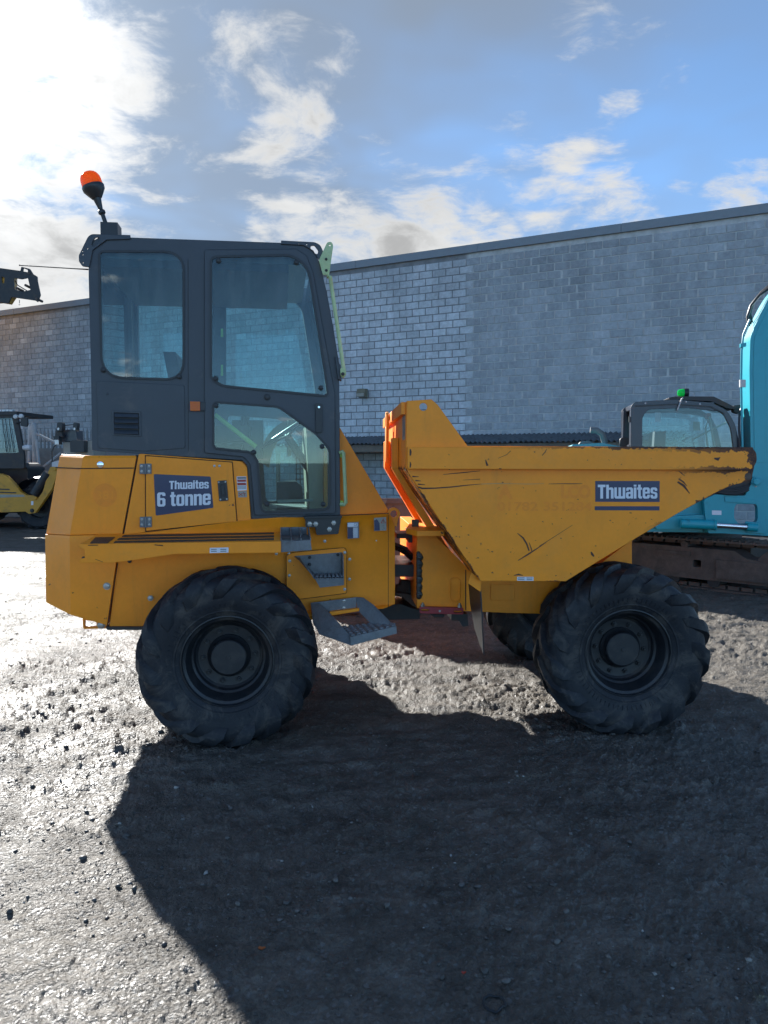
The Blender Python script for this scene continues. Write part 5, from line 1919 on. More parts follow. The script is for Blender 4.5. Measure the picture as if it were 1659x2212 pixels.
def mark(pts, widths, mat='seam_dark', d=None):
    """a scraped line through the paint"""
    d = SD - 0.0016 if d is None else d
    up, lo = [], []
    for i, p in enumerate(pts):
        a, b = Vector(pts[max(0, i - 1)]), Vector(pts[min(len(pts) - 1, i + 1)])
        nn = Vector((-(b - a).y, (b - a).x)).normalized() * widths[i] / 2
        up.append(tuple(Vector(p) + nn))
        lo.append(tuple(Vector(p) - nn))
    panel('scratch', up + lo[::-1], d, d + 0.0012, mat, skip, DF, smooth=0)


material('scrape', (0.060, 0.028, 0.022), 0.7)
material('pale_scrape', (0.45, 0.30, 0.14), 0.6)
SC = 'scrape'
mark([(903, 1052), (912, 1055), (940, 1054.5), (975, 1052), (1010, 1048), (1040, 1045.5)], [2.6, 3.4, 2.6, 2.4, 1.8, 0.8], SC)
mark([(1040, 1045.6), (1075, 1044.6), (1110, 1045), (1140, 1045.6), (1175, 1044.8)], [1.2, 1.4, 0.8, 1.2, 0.6], 'pale_scrape')
mark([(1185, 1045.4), (1215, 1044.8), (1240, 1045), (1258, 1044.6)], [1.0, 1.5, 1.6, 0.6], SC)
mark([(957, 1025), (1000, 1021), (1037, 1017)], [0.8, 2.0, 0.8], SC)
mark([(1000, 1037), (1037, 1035)], [0.6, 1.4], SC)
mark([(1118, 1152), (1130, 1162), (1138, 1175), (1143, 1190)], [1.5, 3.0, 3.2, 2.4], SC)
mark([(1143, 1172), (1148, 1186), (1149, 1192)], [1.0, 2.0, 1.2], SC)
mark([(1119, 1211), (1140, 1198), (1160, 1185), (1180, 1172)], [1.2, 3.0, 2.0, 0.6], SC)
mark([(1165, 1180), (1200, 1158), (1237, 1134)], [1.0, 0.8, 0.5], SC)
mark([(1464, 1041), (1477, 1049), (1490, 1066)], [3.2, 5.0, 1.2], SC)
mark([(1466, 1034), (1476, 1041), (1484, 1050)], [2.0, 3.0, 0.8], SC)
mark([(1466, 1017), (1472, 1022), (1479, 1028)], [1.0, 1.8, 0.6], SC)
mark([(1049, 993), (1051, 1000), (1053, 1006)], [1.5, 3.5, 4.0], SC, SD - 0.0466)
mark([(886.5, 970), (887, 976), (886.5, 984)], [2.0, 4.2, 3.0], SC, SD - 0.0466)
mark([(886.5, 998), (887, 1004), (886, 1010)], [1.6, 3.0, 2.0], SC, SD - 0.0466)
mark([(1543, 990), (1551, 992), (1556, 988)], [3, 7, 1], SC, SD - 0.0466)
mark([(1076, 990), (1095, 982), (1103, 974)], [0.6, 1.0, 1.2], SC, SD - 0.0466)
mark([(1171, 984), (1178, 976), (1181, 970)], [1.2, 1.6, 0.8], SC, SD - 0.0466)
mark([(1277, 1169 + 23), (1279, 1197), (1283, 1202)], [2, 5, 3], SC)
mark([(1110, 1243), (1120, 1241), (1130, 1243)], [1, 3.5, 1], SC)
for (y, l) in ((1029, 14), (1038, 12), (1046, 15)):
    x = 880 + (y - 1014) * 0.72
    mark([(x, y), (x + l, y + 1)], [3.0, 1.0], SC)
rg = random.Random(9)
for k in range(46):
    x, y = rg.uniform(960, 1560), rg.uniform(1108, 1245)
    if (y - 1014) / 241 * 160 + 890 > x or x > 1222 + (1255 - y) * 1.62:
        continue
    s_ = rg.uniform(0.8, 2.2)
    mark([(x - s_, y), (x + rg.uniform(-1, 1), y + s_ * rg.uniform(-0.6, 0.6)), (x + s_, y + s_ * 0.4)], [0.6, s_ * 1.3, 0.5], SC)
# mud flap behind the front wheel
mb = MB()
fl = [DF.L(1037, 1276, 0.02), DF.L(1040, 1330, 0.02), DF.L(1044, 1414, 0.03), DF.L(1036, 1392, 0.12), DF.L(1025, 1358, 0.24), DF.L(1015, 1302, 0.36), DF.L(1012, 1261, 0.38)]
plate3(mb, fl, 0.008)
mb.build('mud_flap', 'black_plastic', dumper, DF)

# ================================================================== teal excavator at the right
ex_o = on_ground(1560, 1279)
TF = Frame((ex_o.x, ex_o.y, 0), R(-45))            # tracks
u_o = at(1540, 1000, 10.0)
UF = Frame((u_o.x, u_o.y, 0), R(-10))              # slewed upper body
exc = empty('tracked_excavator', Frame((u_o.x, u_o.y + 0.8, 0), R(-10)).M)
tag(exc, 'teal tracked excavator with navy cab standing behind the dumper skip', 'excavator')


def tp(pts, d):
    return TF.poly(pts, d)


def track(y0, y1, name='track'):
    """one crawler: pads round a long loop, the rusty frame inside"""
    x0, x1 = -2.35, 0.62
    r = 0.325
    zc = 0.335
    path = []
    n_end, n_str = 9, 17
    for i in range(n_str):
        path.append((x0 + (x1 - x0) * i / n_str, zc + r, 0.0))
    for i in range(n_end):
        a = math.pi / 2 - math.pi * i / n_end
        path.append((x1 + r * math.cos(a), zc + r * math.sin(a), a - math.pi / 2))
    for i in range(n_str):
        path.append((x1 + (x0 - x1) * i / n_str, zc - r, math.pi))
    for i in range(n_end):
        a = -math.pi / 2 - math.pi * i / n_end
        path.append((x0 + r * math.cos(a), zc + r * math.sin(a), a - math.pi / 2))
    pm = MB()
    pm.box(-0.086, 0.086, 0, y1 - y0, -0.012, 0.012)
    pm.box(-0.075, -0.055, 0, y1 - y0, 0.0125, 0.035)
    pm.box(0.0, 0.02, 0, y1 - y0, 0.0125, 0.035)
    pm.box(-0.07, 0.07, 0.12, 0.22, -0.06, -0.0125)
    pmesh = pm.mesh('track_pad', 'rusty_steel', 0)
    base = MB()
    fr_pts = [(x0 + 0.15, 0.13), (x1 - 0.05, 0.13), (x1 + 0.02, 0.18), (x1 + 0.02, 0.42), (x1 - 0.35, 0.46), (x1 - 0.5, 0.55), (x0 + 0.9, 0.56), (x0 + 0.2, 0.50)]
    sq = rounded([(-0.42, 0.29), (-0.31, 0.29), (-0.31, 0.39), (-0.42, 0.39)], 0.02)
    base.plate(fr_pts, [sq], y0 + 0.05, y1 - 0.05)
    tr = base.build('track_frame', 'rusty_steel', exc, TF)
    for (x, z, a) in path:
        link('track_pad', pmesh, tr, TF.M @ Matrix.Translation((x, y0, z)) @ Matrix.Rotation(-a if False else -a, 4, 'Y'))
    for (x, rr) in ((x1, 0.25), (x0, 0.26)):
        m_ = MB().lathe([(0.0001, y0 + 0.03), (0.06, y0 + 0.03), (0.07, y0 + 0.06), (rr * 0.8, y0 + 0.07), (rr, y0 + 0.09), (rr, y1 - 0.09), (rr * 0.8, y1 - 0.07), (0.0001, y1 - 0.06)], 28)
        m_.v = [(v[0] + x, v[1], v[2] + zc) for v in m_.v]
        m_.build('idler', 'rusty_steel', tr, TF)
    for i in range(4):
        x = x0 + 0.55 + i * 0.55
        MB().cyl((x, y0 + 0.08, 0.12), (x, y1 - 0.08, 0.12), 0.085, n=16).build('roller', 'black_steel', tr, TF)
    for x in (-1.35, -0.55):
        MB().cyl((x, y0 + 0.06, 0.585), (x, y1 - 0.1, 0.585), 0.05, n=12).build('top_roller', 'rusty_steel', tr, TF)
    # welded plates on the frame
    MB().box(-0.95, -0.45, y0 + 0.035, y0 + 0.0495, 0.44, 0.49).build('guard_plate', 'rusty_steel', tr, TF)
    MB().box(-0.10, 0.60, y0 + 0.02, y0 + 0.0495, 0.17, 0.42).build('guard_plate', 'rusty_steel', tr, TF)
    return tr


track(0.0, 0.45)
track(1.75, 2.20)
MB().box(-1.7, 0.2, 0.41, 1.79, 0.28, 0.60).build('undercarriage', 'black_steel', exc, TF)
MB().cyl((-0.75, 1.1, 0.60), (-0.75, 1.1, 0.76), 0.55, n=28).build('slew_ring', 'black_steel', exc, TF)


def upl(name, pts, d0, d1, mat, parent=exc, holes=()):
    return panel(name, pts, d0, d1, mat, parent, UF, holes)


# upper body
body = rounded([(1228, 968), (1250, 958), (1300, 957), (1345, 964), (1366, 968), (1366, 1075), (1523, 1075), (1523, 1113), (1500, 1150), (1240, 1150), (1225, 1120)], 4)
upl('engine_cover', [(1226, 972), (1238, 960), (1300, 956.5), (1345, 965), (1366, 970), (1366, 1110), (1226, 1110)], 0.35, 1.95, 'teal_paint')
upl('upper_deck', [(1226, 1108), (1454, 1114), (1454, 1085), (1523, 1078), (1523, 1110), (1560, 1110), (1560, 1151), (1240, 1146), (1226, 1135)], 0.15, 1.95, 'teal_paint')
upl('deck_skirt', [(1400, 1118), (1523, 1112), (1530, 1128), (1510, 1143), (1420, 1143)], 0.02, 0.15, 'teal_paint')
upl('deck_recess', [(1478, 1082), (1524, 1082), (1526, 1108), (1478, 1114)], 0.16, 0.30, 'black_steel')
# swing post at the front with its openings
sp_out = rounded([(1521, 1079), (1545, 1068), (1609, 1071), (1628, 1036), (1636, 1030), (1648, 1034), (1680, 1090), (1690, 1150), (1660, 1158), (1561, 1152), (1530, 1152), (1523, 1112)], 3)
sph = rounded([(1590, 1089), (1633, 1089), (1637, 1096), (1637, 1124), (1630, 1131), (1596, 1132), (1586, 1120), (1586, 1098)], 5)
upl('swing_post', sp_out, -0.02, 0.10, 'teal_paint', holes=[sph])
upl('swing_post', sp_out, 0.34, 0.46, 'teal_paint', holes=[sph])
upl('post_web', [(1521, 1080), (1566, 1080), (1566, 1150), (1521, 1150)], 0.10, 0.34, 'teal_paint')
upl('post_rib', rounded([(1566, 1072), (1632, 1080), (1636, 1085), (1632, 1089), (1566, 1084)], 3), -0.035, -0.0205, 'teal_paint')
upl('label_plate', [(1538, 1102.5), (1558.5, 1103), (1558.5, 1112.5), (1538, 1112)], -0.0225, -0.0205, 'white_print')
bolt(UF, 1633, 1040, -0.02, 0.045, exc, mat='teal_paint', n=12, name='pivot_pin', h=0.05)
bolt(UF, 1632.5, 1050, -0.02, 0.012, exc, name='grease_bolt')
upl('dark_backing', [(1530, 1032), (1634, 1032), (1634, 1085), (1530, 1085)], 0.03, 0.049, 'black_steel')  # flat black sheet added to darken the space behind the hoses
mb = MB()
for k in range(4):
    mb.tube([UF.L(1548, 1050 + 4 * k, -0.02), UF.L(1570, 1058 + 3 * k, -0.05), UF.L(1592, 1056 + 4 * k, -0.04), UF.L(1622, 1048 + 3 * k, 0.0)], 0.016, 8)
mb.build('hydraulic_hose', 'black_plastic', exc, UF)
# slew cylinder
mb = MB()
a0, a1, a2 = UF.L(1470, 1131, -0.10), UF.L(1541, 1134, -0.10), UF.L(1613, 1138.5, -0.10)
mb.tube([a0, a1], 0.062, 20)
mb.tube([a1, a1 + (a1 - a0).normalized() * 0.03], 0.070, 20)
cy = mb.build('cylinder_barrel', 'teal_paint', exc, UF)
MB().tube([a1, a2], 0.035, 16).build('cylinder_rod', 'chrome', cy, UF)
mb = MB()
mb.tube([a2, UF.L(1636, 1140, -0.10)], 0.052, 14)
mb.build('rod_eye', 'teal_paint', cy, UF)
upl('rod_bracket', rounded([(1610, 1126), (1650, 1130), (1660, 1142), (1655, 1153), (1612, 1150)], 4), -0.05, -0.025, 'teal_paint')
# boom
boom = rounded([(1622, 1000), (1619, 800), (1621, 728), (1635, 695), (1660, 647), (1674, 626), (1760, 540), (1790, 575), (1725, 650), (1695, 720), (1688, 860), (1690, 1000), (1668, 1052), (1628, 1050)], [0, 10, 10, 10, 14, 14, 6, 6, 16, 20, 10, 4, 4, 4])
upl('boom', boom, 0.0, 0.34, 'teal_paint')
bm2 = rounded([(1630, 1000), (1627, 800), (1629, 732), (1641, 702), (1664, 658), (1676, 640), (1688, 650), (1668, 695), (1654, 742), (1654, 1000)], 8)
upl('boom_plate', bm2, -0.006, -0.0005, 'teal_paint')
# the arm beyond the frame, down to its bucket
upl('dipper_arm', rounded([(1745, 545), (1800, 525), (1850, 600), (1900, 980), (1870, 990), (1790, 640)], 8), 0.05, 0.29, 'teal_paint')
upl('bucket', rounded([(1870, 985), (1905, 980), (1960, 1060), (1960, 1150), (1900, 1190), (1850, 1150), (1895, 1120), (1900, 1050)], 8), -0.15, 0.5, 'grey_steel')
mb = MB()
for k in range(3):
    pts = [(1618 + 3 * k, 705 - 4 * k), (1614 + 3 * k, 685 - 4 * k), (1622 + 3 * k, 660 - 4 * k), (1640 + 3 * k, 638 - 4 * k), (1668, 618 - 3 * k)]
    mb.tube([UF.L(a, b, 0.06 + 0.07 * k) for (a, b) in pts], 0.018, 8)
mb.build('boom_hose', 'black_plastic', exc, UF)
mb = MB()
mb.tube([UF.L(1604, 970, -0.02), UF.L(1601, 830, -0.02), UF.L(1602, 760, -0.02), UF.L(1606, 722, -0.02), UF.L(1620, 690, -0.02)], 0.014, 8)
mb.build('boom_pipe', 'teal_paint', exc, UF)
upl('pipe_clamp', [(1599, 820), (1611, 820), (1611, 836), (1599, 836)], -0.05, 0.0, 'silver_paint')
upl('pipe_clamp', [(1600, 742), (1612, 740), (1612, 748), (1600, 750)], -0.05, 0.0, 'teal_paint')
mb = MB()
for k in range(2):
    mb.tube([UF.L(1600 - 2 * k, 965, 0.0), UF.L(1597 - k, 925, 0.02), UF.L(1597, 895 + 4 * k, 0.05), UF.L(1602, 880, 0.1)], 0.012, 8)
mb.build('cab_hose', 'black_plastic', exc, UF)
# cab
cpts = rounded([(1363, 878), (1371, 868), (1455, 863), (1536, 869.5), (1571, 886), (1588, 916), (1600, 970), (1604, 1075), (1362, 1075)], [4, 6, 6, 12, 14, 10, 4, 0, 0])
cwin = rounded([(1387.5, 1010), (1387.5, 900), (1400, 884), (1487, 881), (1561, 889), (1579, 925), (1590, 1010)], [4, 10, 14, 8, 14, 10, 4], 5)
k0, k1 = 0.05, 1.05
ec = upl('cab_side', cpts, k0, k0 + 0.06, 'navy_paint', holes=[cwin])
cl_ = UF.poly(cpts, k0)
MB().plate(cl_, [UF.poly(cwin, k0)], k1 - 0.06, k1).build('cab_side', 'navy_paint', exc, UF)
upl('pane', widen(cwin, 1.5), k0 + 0.02, k0 + 0.026, 'machine_glass', ec)
MB().plate(UF.poly(widen(cwin, 1.5), k0), (), k1 - 0.03, k1 - 0.025).build('pane', 'machine_glass', ec, UF)
zr_ = UF.L(1455, 864, k0).z
mb = MB()
mb.box(UF.L(1372, 870, k0).x, UF.L(1545, 870, k0).x, k0 + 0.06, k1 - 0.06, UF.L(1400, 880, k0).z, UF.L(1400, 870, k0).z)
mb.build('cab_roof', 'navy_paint', ec, UF)
xa = UF.L(1364, 900, k0).x
mb = MB()
mb.box(xa, xa + 0.05, k0 + 0.06, k0 + 0.18, UF.L(1364, 1070, k0).z, UF.L(1364, 878, k0).z)
mb.box(xa, xa + 0.05, k1 - 0.18, k1 - 0.06, UF.L(1364, 1070, k0).z, UF.L(1364, 878, k0).z)
mb.box(xa, xa + 0.05, k0 + 0.06, k1 - 0.06, UF.L(1364, 1070, k0).z, UF.L(1364, 960, k0).z)
mb.build('cab_back', 'navy_paint', ec, UF)
upl('roof_guard', rounded([(1444, 859), (1460, 856), (1542, 856.5), (1585, 878), (1590, 884), (1572, 882), (1537, 867), (1448, 863)], 2), 0.12, 0.98, 'black_steel', ec)
upl('rain_strip', [(1372, 876), (1455, 872), (1535, 877), (1566, 892), (1565, 894), (1534, 879.5), (1455, 874.5), (1372, 878.5)], k0 - 0.012, k0 - 0.0005, 'black_plastic', ec)
for (x, y) in ((1394, 871), (1482, 868), (1512, 873)):
    bolt(UF, x, y, k0, 0.010, ec, mat='silver_paint')
upl('notice', [(1414.5 + 0, 894 - 3), (1427.5, 891), (1427.5, 912), (1414.5, 912)], k0 + 0.028, k0 + 0.030, 'white_print', ec)
upl('notice', [(1497, 911), (1512, 911), (1512, 930), (1497, 930)], 0.9, 0.902, 'stone_paint', ec)
mb = MB()
sc_ = UF.L(1424, 955, 0.5)
mb.hexa([(sc_.x - 0.12, 0.3, sc_.z - 0.5), (sc_.x + 0.06, 0.3, sc_.z - 0.5), (sc_.x + 0.05, 0.32, sc_.z + 0.14), (sc_.x - 0.09, 0.32, sc_.z + 0.14), (sc_.x - 0.12, 0.78, sc_.z - 0.5), (sc_.x + 0.06, 0.78, sc_.z - 0.5), (sc_.x + 0.05, 0.76, sc_.z + 0.14), (sc_.x - 0.09, 0.76, sc_.z + 0.14)])
mb.build('seat', 'seat_fabric', ec, UF)
mb = MB()
mb.tube([UF.L(1530, 975, 0.6), UF.L(1524, 925, 0.6), UF.L(1532, 900, 0.6), UF.L(1545, 975, 0.6)], 0.014, 8)
mb.tube([UF.L(1494, 950, 0.7), UF.L(1570, 912, 0.7)], 0.012, 8)
mb.build('cab_rail', 'stone_paint', ec, UF)
# green beacon on the roof, wiper arm, work lights
q = UF.L(1478, 856, 0.45)
qa, qb = UF.L(1463, 848, 0.45), UF.L(1487, 848, 0.45)
ln = (qb - qa).length
mb = MB()
prof = [(0.0001, 0.0), (0.030, 0.004), (0.048, 0.025), (0.053, 0.06), (0.055, ln * 0.6)]
m_ = MB().lathe(prof, 20)
mb.add([(qa.x + v[1], 0.45 + v[0], qa.z - 0.005 + v[2]) for v in m_.v], m_.f)
mb.build('beacon_lens', 'green_lens', ec, UF)
mb = MB()
m_ = MB().lathe([(0.056, ln * 0.6), (0.058, ln * 0.65), (0.058, ln), (0.0001, ln)], 20)
mb.add([(qa.x + v[1], 0.45 + v[0], qa.z - 0.005 + v[2]) for v in m_.v], m_.f)
mb.box(qa.x + ln * 0.55, qb.x, 0.42, 0.48, q.z - 0.03, qa.z - 0.03)
mb.build('beacon_base', 'black_plastic', ec, UF)
mb = MB()
mb.tube([UF.L(1475, 860, k0 - 0.03), UF.L(1473, 861, k0 - 0.04), UF.L(1463, 886, k0 - 0.03)], 0.010, 6)
mb.build('wiper_arm', 'silver_paint', ec, UF)
upl('work_light', rounded([(1584, 876), (1600, 874), (1604, 884), (1598, 894), (1586, 890)], 3), 0.2, 0.34, 'black_plastic', ec)
upl('marker_lamp', rounded([(1524, 893), (1536, 892), (1537, 904), (1525, 905)], 4), 0.6, 0.66, 'red_print', ec)
upl('cab_hinge', [(1359, 900), (1364, 900), (1364, 912), (1359, 912)], k0, k0 + 0.05, 'black_plastic', ec)
# exhaust stack, mirror box and filler behind the skip rim
mb = MB()
mb.tube([UF.L(1307, 985, 0.9), UF.L(1306, 955, 0.9), UF.L(1301, 938, 0.9), UF.L(1290, 930, 0.9), UF.L(1275, 929, 0.9)], 0.045, 14)
mb.build('exhaust_stack', 'grey_steel', exc, UF)
upl('mirror', rounded([(1338, 964), (1340, 948), (1346, 944), (1362, 946), (1362, 966)], 3), 0.5, 0.62, 'black_plastic', exc)
upl('air_filter', rounded([(1248, 964), (1254, 954), (1270, 951), (1282, 956), (1284, 964)], 3), 0.9, 1.1, 'grey_steel', exc)

# ================================================================== yellow loader at the far left
lo_o = at(40, 1100, 19.5)
LF = Frame((lo_o.x, lo_o.y, 0), R(-4))
ldr = empty('backhoe_loader', LF.M)
tag(ldr, 'yellow backhoe loader with black cab parked at the far left edge', 'loader')


def lpl(name, pts, d0, d1, mat, parent=ldr, holes=()):
    return panel(name, pts, d0, d1, mat, parent, LF, holes)


LT = LF.L(74, 1092, 0.1)
lr = LT.z
lr = LF.L(74, 1040, 0.1).z / 2


def farm_tyre(x, y0, y1, r, parent, frame):
    zc = r - 0.02
    mb = MB()
    w = (y1 - y0) / 2
    pr = [(r * 0.52, -w * 0.8), (r * 0.70, -w), (r * 0.86, -w), (r * 0.94, -w * 0.75), (r * 0.96, 0)]
    pr = pr + [(a, -b) for (a, b) in reversed(pr[:-1])]
    mb.lathe(pr, 40)
    for s in (-1, 1):
        for k in range(16):
            a0 = 2 * math.pi * (k + (0.5 if s > 0 else 0)) / 16
            q0, q1 = a0, a0 + 0.35
            vs = []
            for (aa, yy, rr) in ((q0, 0.02 * s, r * 0.95), (q1, s * w * 0.96, r * 0.90)):
                for (dr, da) in ((0, -0.07), (0, 0.07), (r * 0.06, 0.045), (r * 0.06, -0.045)):
                    vs.append(((rr + dr) * math.cos(aa + da), yy, (rr + dr) * math.sin(aa + da)))
            mb.hexa(vs)
    mb.v = [(v[0] + x, v[1] + (y0 + y1) / 2, v[2] + zc) for v in mb.v]
    ty = mb.build('wheel', 'tyre_rubber', parent, frame)
    m2 = MB().lathe([(r * 0.54, -w * 0.82), (r * 0.50, -w * 0.84), (r * 0.46, -w * 0.45), (r * 0.2, -w * 0.35), (r * 0.18, -w * 0.6), (0.0001, -w * 0.6)], 28)
    m2.v = [(v[0] + x, v[1] + (y0 + y1) / 2, v[2] + zc) for v in m2.v]
    m2.build('rim', 'black_steel', ty, frame)
    return ty


farm_tyre(LT.x, 0.25, 0.72, 0.60, ldr, LF)
farm_tyre(LT.x, 1.75, 2.2, 0.60, ldr, LF)
farm_tyre(LT.x - 2.5, 0.15, 0.75, 0.82, ldr, LF)
farm_tyre(LT.x - 2.5, 1.7, 2.3, 0.82, ldr, LF)
# mudguard
mb = MB()
rows_ = []
zc_, rr_ = 0.58, 0.74
for i in range(9):
    a = R(150 - i * 14.5)
    rows_.append([(LT.x + rr_ * math.cos(a), y, zc_ + rr_ * math.sin(a) * 1.0 + 0.04 * math.sin((y - 0.2) / 0.55 * math.pi)) for y in (0.2, 0.34, 0.48, 0.62, 0.76)])
mb.grid(rows_)
mb.grid([[(p[0], p[1], p[2] - 0.02) for p in r] for r in rows_])
mb.build('mudguard', 'navy_paint', ldr, LF)
# body and cab
lpl('bonnet', rounded([(-140, 1005), (45, 1000), (60, 1012), (60, 1085), (-140, 1085)], 4), 0.8, 1.7, 'black_steel')
lpl('chassis', [(-200, 1070), (84, 1072), (84, 1108), (-200, 1108)], 0.7, 1.8, 'black_steel')
lw = rounded([(-70, 906), (26, 902), (41, 978), (-70, 980)], 4)
lc = lpl('cab', rounded([(-90, 897), (30, 896), (37, 900), (52, 985), (52, 1012), (-90, 1012)], 4), 0.25, 0.33, 'black_steel', holes=[lw])
lpl('cab', rounded([(-90, 897), (30, 896), (37, 900), (52, 985), (52, 1012), (-90, 1012)], 4), 1.95, 2.03, 'black_steel', holes=[lw])
lpl('pane', widen(lw, 1), 0.28, 0.285, 'machine_glass', lc)
for x in (4, 11, 19):
    strip('guard_bar', (x, 905), (x + 10, 977), 0.9, 0.24, 'black_plastic', lc, LF, 0.02)
mb = MB()
c0_, c1_ = LF.L(-92, 897, 0.25), LF.L(38, 893, 0.25)
mb.box(c0_.x, c1_.x, 0.2, 2.08, c0_.z, c0_.z + 0.09)
mb.build('cab_roof', 'black_steel', ldr, LF)
for x in (2, 10, 18, 26):
    q = LF.L(x, 891, 0.3)
    MB().box(q.x - 0.04, q.x + 0.04, 0.24, 0.36, c0_.z + 0.0905, c0_.z + 0.14).build('roof_lamp', 'lamp_glass', ldr, LF)
for (x, y, r_) in ((33.5, 900, 4.5), (45, 899, 5)):
    p = LF.L(x, y, 0.18)
    m_ = MB().lathe([(0.0001, -0.03), (0.05, -0.025), (0.06, 0.0), (0.055, 0.05), (0.0001, 0.07)], 16)
    m_.v = [(v[0] + p.x, v[1] + p.y, v[2] + p.z) for v in m_.v]
    m_.build('work_light', 'lamp_glass', ldr, LF)
lpl('mirror', rounded([(45, 903), (58, 901), (59.5, 918), (56, 922), (44, 920)], 2), 0.0, 0.06, 'black_plastic')
mb = MB()
mb.tube([LF.L(44, 912, 0.05), LF.L(36, 915, 0.25)], 0.02, 6)
mb.build('mirror_arm', 'black_plastic', ldr, LF)
p = LF.L(59, 967, 0.1)
m_ = MB().lathe([(0.0001, 0.12), (0.06, 0.10), (0.08, 0.04), (0.08, -0.06), (0.075, -0.09), (0.0001, -0.1)], 18)
m_.v = [(v[1] * -1.0 + p.x, v[0] + p.y, v[2] + p.z) for v in m_.v]
m_.build('head_lamp', 'lamp_glass', ldr, LF)
MB().tube([(p.x - 0.1, p.y, p.z), (p.x - 0.35, p.y + 0.4, p.z - 0.1)], 0.025, 6).build('lamp_stalk', 'black_plastic', ldr, LF)
# stabiliser / loader arm in yellow
arm = [(-120, 1010), (0, 1023), (14, 1028), (28, 1042), (44, 1062), (57, 1069.5), (74, 1070), (82, 1077)] + [(93, 1061), (104, 1020), (108, 1010), (116, 1006), (124, 1011), (121, 1030), (112, 1056), (86, 1094), (76, 1108), (62, 1110), (55, 1105), (0, 1107), (-120, 1112)]
lpl('loader_arm', arm, -0.06, 0.06, 'loader_yellow')
lpl('loader_arm', arm, 2.2, 2.32, 'loader_yellow')
for y in (1057.5, 1064.5):
    strip('step_slot', (-30, y - 2), (20 + (y - 1057) * 2, y), 2.6, -0.064, 'black_plastic', ldr, LF, 0.003)
lpl('step_tread', [(-30, 1068), (50, 1068.5), (54, 1073), (-30, 1076)], -0.064, -0.0605, 'stone_paint')
for (x, y, r_, m_) in ((77, 1076.5, 0.035, 'loader_yellow'), (69.5, 1103, 0.04, 'black_steel'), (118.5, 1014, 0.03, 'loader_yellow')):
    bolt(LF, x, y, -0.06, r_, ldr, mat=m_, n=12, name='arm_pin', h=0.04)
lpl('label', [(67, 1082.5), (72, 1082.5), (72, 1091), (67, 1091)], -0.063, -0.0605, 'white_print')
mb = MB()
mb.tube([LF.L(74, 1068, 0.0), LF.L(104, 1021, 0.0)], 0.11, 14)
mb.build('lift_ram', 'black_steel', ldr, LF)

# small dark machine seen over the dumper hood
so = at(150, 1000, 17.0)
SF = Frame((so.x, so.y, 0), R(5))
sm_ = empty('compact_machine', SF.M)
tag(sm_, 'small dark machine with twin lamps showing above the dumper hood at left', 'machine')


def spl(name, pts, d0, d1, mat, parent=sm_):
    return panel(name, pts, d0, d1, mat, parent, SF)


spl('body', [(137, 956), (200, 952), (205, 1120), (140, 1120)], 0.3, 1.3, 'stone_paint')
spl('front_box', rounded([(151, 956), (155, 951), (181, 951), (181, 977), (152, 977)], 2), 0.0, 0.3, 'black_plastic')
spl('bumper', [(112, 999), (124, 995), (150, 996), (150, 1010), (112, 1008)], 0.1, 0.5, 'silver_paint')
spl('hood', rounded([(129, 955), (133, 932), (142, 928), (164, 928), (166, 952)], 3), 0.4, 0.9, 'navy_paint')
for (x0, x1) in ((121.5, 135), (156.5, 167)):
    l_ = spl('lamp_box', rounded([(x0, 931), (x0 + 2, 913), (x1 - 1, 912.5), (x1, 916), (x1 - 2, 931)], 2), 0.1, 0.3, 'black_plastic')
    spl('lamp_lens', rounded([(x0 + 2, 929), (x0 + 2.5, 924), (x0 + 6, 924), (x0 + 6, 929)], 1), 0.08, 0.099, 'lamp_glass', l_)
spl('lamp_bracket', [(120, 931), (132, 931), (136, 944), (119, 944)], 0.2, 0.35, 'black_steel')
spl('tail_lamp', rounded([(115, 942), (127, 942), (128, 960), (118, 960)], 1), 0.1, 0.3, 'black_plastic')
spl('lamp_lens', [(117, 950), (126, 950), (127, 960), (118.5, 960)], 0.085, 0.099, 'lamp_glass')
mb = MB()
mb.tube([SF.L(140, 930, 0.5), SF.L(141, 919, 0.5), SF.L(160, 917, 0.5), SF.L(163, 930, 0.5)], 0.012, 6)
mb.tube([SF.L(120, 960, 0.3), SF.L(112, 975, 0.3), SF.L(113, 1000, 0.3)], 0.016, 6)
mb.build('guard_rail', 'black_steel', sm_, SF)

# raised boom head coming in at the top left
bo = at(30, 615, 30.0)
BF = Frame((bo.x, bo.y, 0), R(0))
bh = empty('raised_boom', BF.M)
tag(bh, 'raised orange boom with a black open head against the clouds at top left', 'boom')


def bpl(name, pts, d0, d1, mat, parent=bh, holes=()):
    return panel(name, pts, d0, d1, mat, parent, BF, holes)


